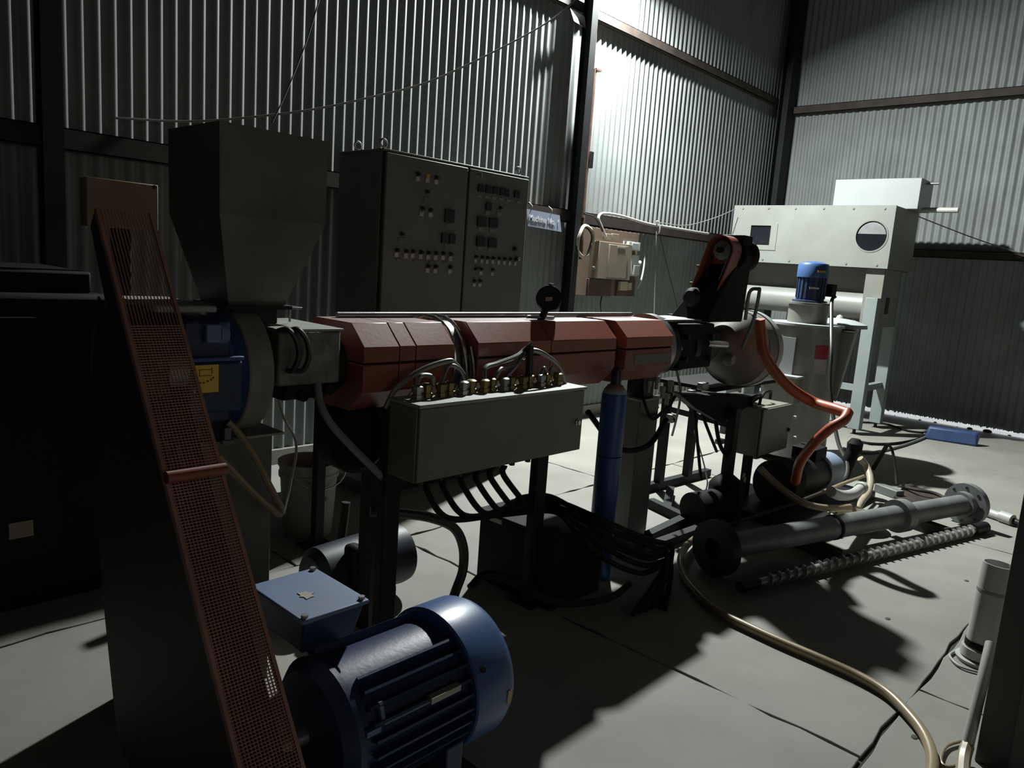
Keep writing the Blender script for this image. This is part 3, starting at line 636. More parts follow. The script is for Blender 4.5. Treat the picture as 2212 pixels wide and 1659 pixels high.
braided([(gx(2),yg,zt),(gx(3),yg+.02,zt+.06),(gx(4),yg+.02,zt+.045),(gx(4)+.02,yg+.01,zt)], .007, 'second small braided arch from the left on the junction box')
braided([(gx(6),yg,zt),(gx(6)+.035,yg+.03,zt+.042),(gx(8),yg+.04,zt+.053),(gx(10),yg+.04,zt+.075),(gx(11),yg+.05,zt+.095),(gx(12)-.02,JY1-.02,zt+.12)], .009, 'long braided lead rising towards the right over the middle glands')
braided([(gx(7),yg,zt),(gx(8),yg+.02,zt+.035),(gx(9),yg+.03,zt+.038),(gx(11),JY1-.03,zt+.06)], .008, 'lower braided lead lying behind the middle glands')
braided([(gx(8),yg,zt),(gx(9),yg+.02,zt+.02),(gx(10),yg+.03,zt+.05),(gx(11)-.01,yg+.04,zt+.085)], .008, 'middle braided lead leaning to the black plug over the glands')
braided([(gx(11)+.01,JY1-.02,zt+.095),(gx(12),JY1-.03,zt+.095),(gx(13),yg+.02,zt+.075),(gx(14)+.02,yg+.01,zt+.03),(gx(14)+.055,yg,JZ1+.01)], .009, 'braided lead arching down to the right end of the junction box')
braided([(gx(12),yg,zt),(gx(13)-.02,yg+.01,zt+.03),(gx(13),yg+.01,zt)], .007, 'little braided loop between the last two glands')
braided([(gx(13),yg,zt),(gx(13)+.025,yg+.01,zt+.03),(gx(14),yg+.01,zt)], .007, 'last little braided loop over the rightmost gland')
MB().tube([(gx(11),yg+.01,JZ1+.02),(gx(11)+.005,yg+.02,zt+.06),(gx(11)+.012,yg+.03,zt+.115)], .015, 10).build('lead_plug', KNOB, jb)

# black cables from the underside
def bcable(pts, label, r=.011, mtl=BLACK, grp='black cables under the junction box'):
    o = MB().tube(pts, r, 10, 8).build('power_cable', mtl, None); return tag(o, label, 'cable', grp)
knot = A(1190, 1085, y=1.95)
jt = random.Random(3)
for i, (px, dy) in enumerate(((925,0),(960,.02),(1000,.0),(1032,.03),(1062,.01),(1090,.02))):
    s0 = A(px, 1040-(px-905)*.19, y=1.82); 
    mid1 = A(px+45, 1090+6*(5-i), y=1.85+dy); mid2 = A(1080+8*i, 1112-7*i, y=1.90+dy)
    W6 = (((1245,1150),(1312,1210),(1385,1238),(1438,1222)), ((1258,1142),(1330,1196),(1395,1222),(1446,1212)), ((1272,1132),(1345,1176),(1402,1196),(1440,1192)),
          ((1268,1150),(1336,1184),(1398,1206),(1450,1200)), ((1290,1118),(1362,1150),(1412,1168),(1452,1186)), ((1284,1128),(1350,1158),(1406,1180),(1444,1204)))[i]
    e1, e2, e3, e4 = [A(px_, py_, y=q_+dy*.6) for (px_, py_), q_ in zip(W6, (1.72, 1.66, 1.62, 1.62))]
    e5 = A(1450-7*i+jt.uniform(-8,8), 1262+jt.uniform(-16,16), y=1.58+dy); e6 = A(1436-14*i, 1318+jt.uniform(-12,12), z=.014)
    o = bcable([s0, s0+Vector((0,0,-.04)), mid1, mid2, knot+Vector((0,dy-.02,.012*(i-3))), e1, e2, e3, e4, e5, e6], 'black power cable from the %s hole under the junction box' % ('leftmost','second from left','third from left','fourth from left','fifth from left','rightmost')[i], .0115)
for i in range(7):
    x = JX0+.08+i*.088; MB().lathe((x, JY0+.07, JZ0), (0,0,-1), [(0,.015),(.015,.015),(.02,.011),(.03,.011)], 8).build('under_gland', KNOB, jb)
bcable([A(1015,1270,y=1.75), A(1050,1240,y=1.75), A(1110,1255,y=1.7), A(1180,1295,y=1.62), A(1250,1303,y=1.6), A(1320,1290,y=1.62), A(1360,1262,y=1.66)], 'thick black hose sagging low behind the blue motor', .014, grp=None)
bcable([A(800,1105,y=2.1), A(860,1108,y=2.05), A(930,1118,y=2.0), A(980,1140,y=1.98), A(1000,1180,y=1.97), A(1000,1230,y=1.97), A(985,1275,y=1.95), A(965,1330,y=1.9)], 'thick dark hose curving down over the bright floor patch', .019, mat('dark_hose', (.05,.045,.04), .5), grp=None)
bcable([A(1270,890,y=2.02), A(1335,968,y=2.02), A(1400,962,y=2.02), A(1440,905,y=2.02)], 'black hose looping behind the blue cylinder to the pedestal', .014, grp=None)
cable('pale_hose', [A(685,820,y=1.98), A(692,870,y=1.95), A(715,915,y=1.93), A(760,965,y=1.92), A(800,1005,y=1.92), A(840,1045,y=1.93)], .012, GALVT, 'grey hose slanting down from the feed block behind the post', 'hose')
for dx, lbl in ((0, 'first black hose loop on the side of the feed block'), (22, 'second black hose loop on the side of the feed block')):
    cable('feed_hose', [A(600+dx,715,y=1.955), A(622+dx,712,y=1.93), A(640+dx,735,y=1.92), A(645+dx,770,y=1.92), A(632+dx,800,y=1.93), A(618+dx*.6,800,y=1.945)], .008, KNOB, lbl, 'hose')
cable('hanging_lead', [A(600,850,y=2.3), A(612,900,y=2.3), A(640,960,y=2.35), A(628,1040,y=2.35), A(612,1110,y=2.3)], .005, WIRE, 'thin lead hanging beside the gear pillar', 'cable')
cable('yellow_hose', [A(492,912,y=1.98), A(515,935,y=1.97), A(550,985,y=1.97), A(580,1045,y=1.97), A(606,1095,y=1.97), A(606,1110,y=1.97), A(590,1102,y=1.95), A(545,1062,y=1.93), A(500,1015,y=1.91), A(470,985,y=1.9)], .010, HOSE, 'beige hose loop hanging against the dark gear pillar', 'hose')
# row of dark cable hangers under the feed block
cable('drop_pipe', [A(748,1085,y=2.62), A(740,1150,y=2.62), A(730,1195,y=2.62), A(700,1232,y=2.62)], .02, DSTEEL, 'dark bent pipe standing beside the dirty pail', 'pipe')
pp = A(684, 1180, z=0); o = MB().box(pp.x-.022, pp.x+.022, pp.y-.022, pp.y+.022, .012, .98).box(pp.x-.07, pp.x+.07, pp.y-.07, pp.y+.07, 0, .012).build('support_post', COLM, None); tag(o, 'narrow black post standing in front of the dirty pail', 'post')

# ------------------------------------------------------------------ pail by the wall
pc = A(678, 1140, z=0); pc = Vector((1.985, 3.16, 0))
pa = thing('dirty_pail', 'dirty cream plastic pail standing behind the narrow black post', 'bucket', pc)
MB().lathe2(pc, (0,0,1), [(0,1e-4),(0,.115),(.02,.12),(.30,.138),(.30,.146),(.32,.146),(.325,.142),(.35,.143),(.355,.15),(.375,.15),(.375,.143),(.36,.137),(.02,.112),(.02,1e-4)], 32).build('pail_body', PAILM, pa)
m = MB(); hc = pc+Vector((0,0,.36)); m.tube([hc+Vector((.15*math.cos(t),.15*math.sin(t)*.4-.09,-.10*abs(math.sin(t)))) for t in [PI+PI*j/10 for j in range(11)]], .004, 6, 1, False); m.build('wire_handle', STEEL, pa)
m = MB(); pr = A(695, 1078, y=3.03)
for j, dx in enumerate((-.03,-.018,-.008,.004,.02,.03)): m.box(pr.x+dx, pr.x+dx+.005, 3.016+.006*j*.5, 3.022+.003*j, pr.z-.012, pr.z+.012)
m.build('faded_print', mat('faded_print', (.12,.11,.09), .7), pa)

# ------------------------------------------------------------------ dark blower motor, base tank, blue cylinder
bw = thing('blower_motor', 'dark blue cylindrical blower lying on the floor behind the junction box post', 'motor', (1.75, 2.35, 0))
MB().lathe((1.50,2.36,.165),(1,0,0),[(0,.08),(.03,.11),(.40,.125),(.43,.12),(.44,.05)],36).build('blower_shell', mat('navy_black', (.02,.028,.05), .5), bw)
bx('cradle', DSTEEL, bw, 1.56, 1.86, 2.28, 2.44, 0, .06)
bx('vent_pipe', DSTEEL, bw, 1.60, 1.66, 2.2, 2.3, .12, .30, .02)
bt = thing('base_tank', 'black oil tank box on the floor under the cable bundle', 'tank', (2.46, 1.85, 0))
bx('tank_case', BLACK, bt, 2.28, 2.62, 1.80, 2.24, 0, .31, .01); bx('tank_lid', BLACK, bt, 2.27, 2.63, 1.79, 2.25, .31, .325, .004)
bx('sight_tag', TAG, bt, 2.272, 2.278, 2.10, 2.17, .29, .31, .001)
gc_ = thing('blue_cylinder', 'upright blue gas cylinder with red neck and black cap beside pedestal', 'gas cylinder', (2.74, 1.90, 0))
MB().lathe((2.74,1.90,0),(0,0,1),[(0,.052),(.01,.057),(.58,.057)],36).build('lower_shell', BLUEC, gc_)
MB().lathe((2.74,1.90,.585),(0,0,1),[(0,.057),(.275,.057),(.287,.052),(.29,.045)],36).build('upper_shell', BLUEC, gc_)
MB().lathe((2.74,1.90,.862),(0,0,1),[(0,.055),(.015,.052),(.03,.042),(.034,.03)],28).build('shoulder', GREYW, gc_)
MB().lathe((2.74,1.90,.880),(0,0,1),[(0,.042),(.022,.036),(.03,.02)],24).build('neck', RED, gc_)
MB().lathe((2.74,1.90,.895),(0,0,1),[(0,.024),(.07,.024),(.085,.016),(.09,1e-6)],20).build('valve_cap', KNOB, gc_)
bx('strap_bolt', STEEL, gc_, 2.795, 2.812, 1.885, 1.915, .575, .60, .002)

# ------------------------------------------------------------------ die head, hood and cutter drive
dh = thing('pellet_cutter', 'black die head and cutter drive with small red belt guard at barrel end', 'machine', (4.1, AX, .56))
MB().lathe((3.70,AX,AZ),(1,0,0),[(0,.17),(.06,.17),(.065,.13),(.25,.13),(.255,.16),(.31,.16),(.315,.11),(.62,.12)],40).build('die_body', DSTEEL, dh)
bx('top_plate', JLID, dh, 3.66, 4.12, 2.25, 2.50, 1.142, 1.155, .003)
bx('side_block', BLACK, dh, 3.78, 4.16, 2.2, 2.5, .87, 1.135, .012)
for x, z in ((3.82,1.06),(3.82,.93),(4.1,1.06),(4.1,.93)): MB().cyl((x,2.2,z),(x,2.17,z),.016,n=6).build('die_bolt', DSTEEL, dh)
for a in range(8):
    an = 2*PI*a/8; MB().cyl((3.735,AX+.148*math.cos(an),AZ+.148*math.sin(an)),(3.79,AX+.148*math.cos(an),AZ+.148*math.sin(an)),.014,n=6).build('flange_bolt', STEEL, dh)
pL, pR_ = A(1527, 742, y=2.2), A(1568, 745, y=2.2); MB().cyl(pL, pR_, .021).build('locating_pin', CHROME, dh)
# cutter drive: stadium-shaped guard, open face towards the lamp side
gT, gBm = A(1563, 541, x=4.25), A(1521, 648, x=4.25)
d2 = (gBm-gT).normalized(); n2_ = Vector((0, -d2.z, d2.y)); rr = .090
def stad(r):
    pts = []
    for j in range(13):
        t = PI*j/12; v = gT+n2_*(r*math.cos(t))-d2*(r*math.sin(t)); pts.append((v.y, v.z))
    v = gBm-n2_*r; pts.append((v.y, v.z)); v = gBm+n2_*r; pts.append((v.y, v.z)); return pts
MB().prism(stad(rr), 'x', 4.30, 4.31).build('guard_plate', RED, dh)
so_, si_ = stad(rr), stad(rr-.008); n_ = len(so_); m = MB()
vs = [(4.20,a,b) for a, b in so_]+[(4.30,a,b) for a, b in so_]+[(4.20,a,b) for a, b in si_]+[(4.30,a,b) for a, b in si_]
fs = []
for i in range(n_):
    j = (i+1) % n_
    if i == n_-2: continue
    fs += [(i,j,n_+j,n_+i), (2*n_+i,3*n_+i,3*n_+j,2*n_+j), (i,2*n_+i,2*n_+j,j)]
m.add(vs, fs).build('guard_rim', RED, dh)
MB().lathe((4.225,gT.y,gT.z),(1,0,0),[(0,.045),(.005,.058),(.02,.05),(.035,.058),(.05,.058),(.06,.045)],28).build('cutter_pulley', GALVT, dh)
MB().cyl((4.19,gT.y,gT.z),(4.26,gT.y,gT.z),.018).build('pulley_hub', DSTEEL, dh)
for s2 in (1,-1):
    MB().beam(Vector((4.245,gT.y,gT.z))+n2_*(.052*s2), Vector((4.245,gBm.y,gBm.z))+n2_*(.045*s2), .012, .008).build('belt', KNOB if s2 > 0 else GALVT, dh)
for t2, s2 in ((.45,1.25),(.8,1.3)):
    c = Vector((4.24,gT.y,gT.z)).lerp(Vector((4.24,gBm.y,gBm.z)), t2)+n2_*(rr*s2); bx('guard_lug', GALVT, dh, 4.23,4.26,c.y-.012,c.y+.012,c.z-.01,c.z+.01,.002)
for dx, dz in ((0,.06),(.01,.02)):
    c = Vector((4.21,gBm.y,gBm.z+dz)); bx('hinge_tab', JLID, dh, 4.20,4.22,c.y-.02,c.y+.02,c.z-.006,c.z+.006,.001)
mc = Vector((4.32, gT.y-.01, gT.z-.02))
MB().lathe(mc,(1,0,0),[(0,.07),(.02,.10),(.12,.10),(.13,.106),(.19,.104),(.20,.06)],30).build('cutter_motor', BLACK, dh)
MB().box(4.32,4.44,gT.y-.09,gT.y+.05,gT.z+.04,gT.z+.10).build('motor_terminal_box', BLACK, dh, .006)
MB().hexa([(4.08,2.22,1.14),(4.55,2.22,1.14),(4.55,2.48,1.14),(4.08,2.48,1.14)], [(4.315,gT.y-.07,1.52),(4.50,gT.y-.07,1.52),(4.50,gT.y+.09,1.52),(4.315,gT.y+.09,1.52)]).build('drive_column', BLACK, dh, .01)
MB().lathe((4.10,2.36,1.28),(1,0,0),[(0,.04),(.02,.06),(.12,.06),(.14,.04)],28).build('bearing_housing', DSTEEL, dh)
c = A(1500, 640, x=4.15); MB().lathe(c,(1,0,0),[(0,.03),(.005,.05),(.03,.05),(.035,.03)],18).build('end_bearing', GALVT, dh)
bx('side_tray', DSTEEL, dh, *(lambda p, q: (p.x, q.x, 2.42, 2.52, p.z-.03, p.z))(A(1462,680,y=2.45), A(1500,682,y=2.45)), .002)
MB().cyl((4.18,2.38,1.14),(4.18,2.36,1.24),.02).build('strut', GALVT, dh)
settle(dh, (3.7187, 2.1315, 0.6381), 0.907)
hd = thing('cutter_hood', 'grey conical pellet hood with bright rim and bent handle', 'hood', (4.6, AX, .74))
hc = Vector((4.42, AX-.02, .96))
MB().lathe(hc,(1,0,-.03),[(0,.085),(.01,.10),(.28,.245),(.285,.255),(.40,.255),(.405,.24)],48).build('hood_shell', mat('hood_grey', (.24,.23,.20), .6, .0, .12, 6), hd)
MB().ring(hc,(1,0,-.03),.405,.47,.262,.20,48).build('hood_rim', GREYW, hd)
h1, h2, h3 = A(1603,752,y=2.06), A(1628,690,y=2.02), A(1640,632,y=2.0)
MB().tube([h1,h2,h3,h3+Vector((.02,.02,.02)),A(1619,632,y=2.1),A(1610,690,y=2.14)], .011, 8, 6).build('handle', GALVT, hd)
MB().tube([A(1636,690,y=2.12),A(1650,710,y=2.1),A(1655,745,y=2.1),A(1650,775,y=2.12)], .016, 8).build('water_pipe', GALVT, hd)
MB().lathe((4.43,2.24,.90),(0,-1,0),[(0,.04),(.03,.04),(.05,.03)],18).build('hood_boss', GALVT, hd)
settle(hd, (4.1722, 2.1315, 0.8014), 0.907)
sk = thing('sack', 'yellow sack showing below the conical hood', 'sack', tuple(A(1630,812,y=2.3)))
q4 = [A(1598,816,y=2.35), A(1648,818,y=2.35), A(1652,786,y=2.35), A(1640,790,y=2.35)]
MB().hexa(q4, [v+Vector((.05,.10,0)) for v in q4]).build('sack_body', YBAG, sk, .01)

# frame stand below the die
fs_ = thing('support_stand', 'black welded frame stand with posts below the die head', 'frame', (4.3, 2.25, 0))
def post(px, py, ztop, w):
    b = A(px, py, z=0); return MB().box(b.x-w/2, b.x+w/2, b.y-w/2, b.y+w/2, .05, ztop).build('post', COLM, fs_), b
_, pA = post(1421, 1058, .72, .05); _, pB = post(1482, 1043, .74, .05); _, pC = post(1560, 1112, .66, .055)
pD = Vector((pC.x-.55, pC.y+.12, 0))
MB().beam(pA+Vector((-.12,.02,.03)), pB+Vector((.3,.0,.03)), .05, .05).build('base_rail', COLM, fs_)
MB().beam(A(1405,1085,z=.03), A(1520,1140,z=.03), .05, .05).build('base_rail', COLM, fs_)
MB().beam(A(1400,1160,z=.03), A(1500,1112,z=.03), .05, .05).build('base_rail', COLM, fs_)
MB().beam(A(1448,1058,z=.03), A(1440,1100,z=.03), .05, .05).build('base_rail', COLM, fs_)
MB().beam(A(1380,1190,z=.03), A(1560,1125,z=.03), .05, .04).build('base_rail', COLM, fs_)
bx('table_top', BLACK, fs_, pA.x-.06, pB.x+.5, 2.15, 2.55, .72, .745, .004)
MB().beam(pA+Vector((0,0,.55)), pC+Vector((0,0,.55)), .03, .03).build('cross_rail', COLM, fs_)
u1, u2, u3, u4 = A(1470,852,y=2.05), A(1648,858,y=2.0), A(1560,915,y=2.0), A(1500,880,y=2.05)
MB().hexa([u4, u3, u2, u1], [v+Vector((.05,.10,.0)) for v in (u4, u3, u2, u1)]).build('drip_chute', BLACK, fs_, .006)
MB().tube([u2+Vector((-.02,0,.0)), u2+Vector((.02,0,.03)), u2+Vector((.10,0,.03)), u2+Vector((.11,0,-.02))], .010, 8, 4).build('chute_handle', DSTEEL, fs_)
for j, (px, py, w, h) in enumerate(((1525,835,22,14),(1500,850,12,12),(1522,888,12,12),(1562,868,26,10),(1572,905,10,14),(1570,925,10,26),(1562,955,22,10),(1456,905,12,16))):
    p = A(px, py, y=2.12); s5 = 4.8/1617
    bx('valve_part', STEEL, fs_, p.x-w*s5*.55, p.x+w*s5*.55, 2.12, 2.16, p.z-h*s5*.5, p.z+h*s5*.5, .004)
for j, (a, b, c2) in enumerate((((1515,890),(1530,930),(1548,975)),((1500,880),(1506,950),(1514,1035)),((1440,890),(1465,850),(1490,880)),((1410,820),(1400,850),(1420,880)))):
    cable('die_lead', [A(*a,y=2.2), A(*b,y=2.15), A(*c2,y=2.2)], .010, BLACK, ('black lead bending down right below the die frame top', 'straight black lead hanging between the frame posts', 'black lead arching over the left frame post', 'black lead dangling under the last red cover')[j], 'cable')
for pts, r, mm3, lb in (
    ([(1385,830,2.1),(1392,870,2.05),(1410,905,2.05),(1440,880,2.1)], .009, BLACK, 'black lead looping over the top of the green-grey pedestal'),
    ([(1462,800,2.1),(1470,850,2.08),(1462,900,2.1),(1452,940,2.2)], .007, WIRE, 'grey lead hanging down below the last barrel flange'),
    ([(1545,905,2.05),(1555,960,2.0),(1575,1000,1.98),(1572,1050,1.95)], .012, BLACK, 'black hose dropping to the dark filter housing'),
    ([(1500,930,2.4),(1520,1000,2.4),(1530,1050,2.4)], .005, WIRE, 'thin grey wire trailing to the floor between the frame posts')):
    cable('die_lead', [A(a, b, y=q) for a, b, q in pts], r, mm3, lb)
cs = thing('control_box', 'small grey-green control box with door, on a post stand before the tank', 'control box', (4.45, 1.98, 0))
p1_, p2_, p3_, p4_ = A(1649,885,y=1.9), A(1649,985,y=1.9), A(1711,874,y=1.9), A(1597,880,x=A(1649,885,y=1.9).x)
bx('box_case', JBOX if False else mat('control_box_paint', (.25,.25,.20), .5, 0, .08, 5), cs, p1_.x, p3_.x, 1.915, max(2.1, p4_.y), p2_.z, p1_.z, .004)
dd = bx('box_door', MATS['control_box_paint'], cs, p1_.x+.012, p3_.x, 1.9, 1.913, p2_.z+.004, p1_.z-.004, .004)
q = A(1702, 928, y=1.9); MB().cyl(q, q-Vector((0,.012,0)), .012, n=12).build('door_lock', DSTEEL, dd)
bx('stand_post', COLM, cs, p1_.x+.12, p1_.x+.17, 2.0, 2.05, .01, p2_.z); bx('stand_foot', COLM, cs, p1_.x+.02, p1_.x+.27, 1.9, 2.15, 0, .012)
for zz in (.35,.75): 
    c = A(1714, 985-zz*110, y=1.92); MB().cyl(c, c+Vector((.03,0,0)), .012, n=10).build('cable_gland', SWW, cs)
MB().tube([p1_+Vector((.05,.1,0)), p1_+Vector((.05,.1,.05)), p1_+Vector((.16,.1,.06)), p1_+Vector((.16,.1,0))], .010, 8, 4).build('lifting_loop', DSTEEL, cs)

# ------------------------------------------------------------------ centrifugal dryer tank
TX, TY = 5.95, 2.36
dt = thing('dryer_tank', 'beige-grey cylindrical dryer tank with blue motor upright on top', 'machine', (TX, TY, 0))
zt1, zt2, zt3 = 1.09, 1.23, 1.255
MB().lathe((TX,TY,.06),(0,0,1),[(0,.27),(.0,.265),(zt1-.06,.265)],48).build('drum', TANK, dt)
MB().lathe((TX,TY,zt1),(0,0,1),[(0,.285),(.018,.285),(.02,.25)],48).build('drum_flange', GREYW, dt)
MB().lathe((TX,TY,zt1+.02),(0,0,1),[(0,.15),(zt2-zt1,.15),(zt2-zt1+.005,.17),(zt2-zt1+.02,.17),(zt2-zt1+.022,.1)],40).build('motor_neck', TANK, dt)
zm = zt2+.045
MB().lathe((TX,TY,zm),(0,0,1),[(0,.13),(.012,.13),(.015,.105),(.20,.105)],36).build('motor_body', BLUED, dt)
for j in range(20):
    an = 2*PI*j/20; c = Vector((TX+.108*math.cos(an), TY+.108*math.sin(an), 0))
    MB().beam(c+Vector((0,0,zm+.03)), c+Vector((0,0,zm+.19)), .016, .005, (math.cos(an),math.sin(an),0)).build('motor_fin', BLUED, dt)
MB().lathe((TX,TY,zm+.19),(0,0,1),[(0,.118),(.09,.118),(.11,.105),(.125,.06),(.128,1e-6)],40).build('motor_cowl', BLUEM, dt)
MB().box(TX+.09,TX+.19,TY-.13,TY-.03,zm+.05,zm+.15).build('motor_terminal_box', BLACK, dt, .006)
an = math.radians(232); c = Vector((TX+.121*math.cos(an), TY+.121*math.sin(an), zm+.24)); tv = Vector((-math.sin(an),math.cos(an),0))
MB().beam(c-tv*.035, c+tv*.035, .004, .016).build('motor_label', YEL, dt)
an = math.radians(212); c = Vector((TX+.116*math.cos(an), TY+.116*math.sin(an), zm+.11)); tv = Vector((-math.sin(an),math.cos(an),0))
MB().beam(c-tv*.035, c+tv*.035, .006, .014).build('motor_plate', TAG, dt)
def drumpatch(name, m_, a0, a1, z0, z1, r):
    m = MB(); n = 6; vs = []
    for rr_ in (r, r+.002):
        for j in range(n+1):
            an = a0+(a1-a0)*j/n
            for z in (z0, z1): vs.append((TX+rr_*math.cos(an), TY+rr_*math.sin(an), z))
    fs = []; o = 2*(n+1)
    for j in range(n):
        fs += [(2*j,2*j+2,2*j+3,2*j+1), (o+2*j,o+2*j+1,o+2*j+3,o+2*j+2), (2*j,o+2*j,o+2*j+2,2*j+2), (2*j+1,2*j+3,o+2*j+3,o+2*j+1)]
    fs += [(0,1,o+1,o), (2*n,o+2*n,o+2*n+1,2*n+1)]
    return m.add(vs, fs).build(name, m_, dt)
pr_ = A(1765, 752, x=TX-.1)
a0 = math.radians(221); a1 = math.radians(244)
drumpatch('red_sticker', REDST, a0, a1, .855, .958, .266); drumpatch('pale_sticker', PALEST, a0, a1, .74, .85, .266)
MB().hexa([(TX+.05,TY-.30,.55),(TX+.45,TY-.12,.55),(TX+.45,TY+.2,.55),(TX+.05,TY+.2,.55)],[(TX+.05,TY-.36,1.07),(TX+.62,TY-.20,1.07),(TX+.62,TY+.2,1.07),(TX+.05,TY+.2,1.07)]).build('outlet_chute', TANK, dt, .01)
c = Vector((TX+.42, TY-.1, 1.085)); MB().lathe(c,(0,0,1),[(0,.22),(.03,.215),(.06,.12),(.07,.03),(.09,.02),(.1,1e-6)],32).build('chute_lid', GREYW, dt)
MB().box(TX-.36,TX-.1,TY-.12,TY+.15,.50,.70).build('inlet_box', TANK, dt, .006); bx('inlet_rim', GREYW, dt, TX-.38, TX-.10, TY-.14, TY+.17, .70, .715, .002)
for y in (TY-.2, TY+.2): MB().box(TX-.3,TX+.3,y-.04,y+.04,0,.06).build('skid', DSTEEL, dt)
MB().box(TX-.29,TX-.275,TY-.05,TY+.05,.3,1.0).build('hinge_strip', GREYW, dt)
cable('motor_cable', [A(1805,640,x=5.93), A(1797,650,x=5.9), A(1796,700,x=5.75), A(1796,760,x=5.6), A(1793,830,x=5.55), A(1800,900,x=5.5), A(1812,960,x=5.4), A(1830,1000,x=5.3), A(1828,1030,x=5.2), A(1812,1045,x=5.1)], .014, mat('dark_grey_cable', (.035,.035,.033), .5), 'dark cable dropping from the blue tank motor to the floor pump')

# ------------------------------------------------------------------ grey sieve machine by the end wall
MX = 7.6
sm = thing('box_machine', 'large pale grey box machine on tall legs in front of the end wall', 'machine', (8.0, 3.2, 0))
yl_, yr_ = A(1587,446,x=MX).y, A(1937,443,x=MX).y; zb_, zt_ = 1.61, 2.195
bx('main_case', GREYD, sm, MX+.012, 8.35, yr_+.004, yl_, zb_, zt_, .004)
# front sheet with a square and a round hole
def zq(px, py): v = A(px, py, x=MX); return (v.y, v.z)
sqy0, sqy1 = zq(1664,508)[0], zq(1621,508)[0]; sqz0, sqz1 = zq(1640,529)[1], zq(1640,487)[1]
ry, rz_ = zq(1882,510); rad = .145
m = MB(); bm_v = []
o_poly = [(yr_,zb_),(yl_,zb_),(yl_,zt_),(yr_,zt_)]
ym = (sqy0+ry)/2
def quad(ya, yb, za, zb): m.box(MX, MX+.012, ya, yb, za, zb)
quad(ym, sqy0, zb_, zt_); quad(sqy1, yl_, zb_, zt_); quad(sqy0, sqy1, zb_, sqz0); quad(sqy0, sqy1, sqz1, zt_)
# round opening in the right half
N_ = 32; vs = []; fs = []
for xx in (MX, MX+.012):
    for j in range(N_):
        t = 2*PI*j/N_; cy, cz = math.cos(t), math.sin(t); vs.append((xx, ry+rad*cy, rz_+rad*cz))
    for j in range(N_):
        t = 2*PI*j/N_; cy, cz = math.cos(t), math.sin(t)
        hy = (ym-ry) if cy > 0 else (ry-yr_); hz = (zt_-rz_) if cz > 0 else (rz_-zb_)
        s1 = min(hy/abs(cy) if abs(cy) > 1e-6 else 1e9, hz/abs(cz) if abs(cz) > 1e-6 else 1e9); vs.append((xx, ry+cy*s1, rz_+cz*s1))
def corner(t0, t1): pass
for j in range(N_):
    k2 = (j+1) % N_; fs.append((j, k2, N_+k2, N_+j)); fs.append((2*N_+j, 3*N_+j, 3*N_+k2, 2*N_+k2)); fs.append((j, 2*N_+j, 2*N_+k2, k2)); fs.append((N_+j, N_+k2, 3*N_+k2, 3*N_+j))
# snap nearest outer vertices to the true corners
for cyv, czv in ((ym,zt_),(ym,zb_),(yr_,zt_),(yr_,zb_)):
    bj = min(range(N_), key=lambda j: (vs[N_+j][1]-cyv)**2+(vs[N_+j][2]-czv)**2)
    for o2 in (N_, 3*N_): vs[o2+bj] = (vs[o2+bj][0], cyv, czv)
m.add(vs, fs).build('front_sheet', GREY, sm, smooth=False)
m = MB(); 
for ya, yb, za, zb in ((sqy0-.07,sqy0,sqz0-.05,sqz1+.02),(sqy1,sqy1+.02,sqz0-.05,sqz1+.02),(sqy0,sqy1,sqz0-.05,sqz0),(sqy0,sqy1,sqz1,sqz1+.02)): m.box(MX-.006, MX, ya, yb, za, zb)
m.build('window_frame', GREY, sm)
bx('window_glass', mat('dark_window', (.012,.015,.02), .15), sm, MX+.008, MX+.0115, sqy0, sqy1, sqz0, sqz1, 0)
MB().lathe((MX+.008,ry,rz_),(1,0,0),[(0,rad*.99),(.003,rad*.99)],32).build('porthole_glass', MATS['dark_window'], sm)
MB().ring((MX-.004,ry,rz_),(1,0,0),0,.006,rad*1.06,rad*.97,32).build('porthole_ring', GREYD, sm)
pz = [(ry+rad*.9*math.cos(t), rz_+rad*.9*math.sin(t)) for t in [PI*.05+PI*.9*j/10 for j in range(11)]]
MB().prism(pz, 'x', MX+.006, MX+.0075).build('porthole_baffle', GALVT, sm)
for j in range(6):
    yy = yl_-.1-(yl_-yr_-.2)*j/5
    for zz in (zb_+.03, zt_-.03): MB().cyl((MX,yy,zz),(MX-.006,yy,zz),.011,n=8).build('sheet_screw', GALVT, sm)
ua, ub = A(1806,386,x=7.95), A(1992,386,x=7.95)
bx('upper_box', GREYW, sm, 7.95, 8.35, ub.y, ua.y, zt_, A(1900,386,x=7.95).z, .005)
p = A(2010, 455, x=8.2); MB().cyl((8.15,ub.y,p.z),(8.15,ub.y-.30,p.z),.025).build('side_pipe', PVC, sm)
MB().cyl((8.15,ub.y,p.z+.25),(8.15,ub.y-.10,p.z+.25),.012).build('side_rod', STEEL, sm)
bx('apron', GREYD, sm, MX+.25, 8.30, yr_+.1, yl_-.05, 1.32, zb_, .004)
MB().cyl((7.85,yr_+.08,1.24),(7.85,yl_-.1,1.24),.13,n=36).build('trough', GREY, sm)
for px, xx, zt5 in ((1863,MX,1.33),(1908,8.2,1.33)):
    yy = A(px-18,930,x=xx).y if xx < 8 else 2.40
    for yv in (yy, yl_-.12):
        MB().box(xx-.05, xx+.05, yv-.055, yv+.055, .055, zt5 if xx < 8 else 1.6).build('leg', FRAMEP, sm, .003); MB().cyl((xx,yv,0),(xx,yv,.056),.016,n=10).build('levelling_foot', DSTEEL, sm)
        if xx > 8: pass
yv = A(1845,930,x=MX).y
for yv2 in (yv, yl_-.12): MB().box(MX+.05, 8.15, yv2-.03, yv2+.03, .42, .48).build('side_rail', FRAMEP, sm)
MB().box(MX+.0, MX+.05, yv+.055, yl_-.175, .42, .48).build('front_rail', FRAMEP, sm)
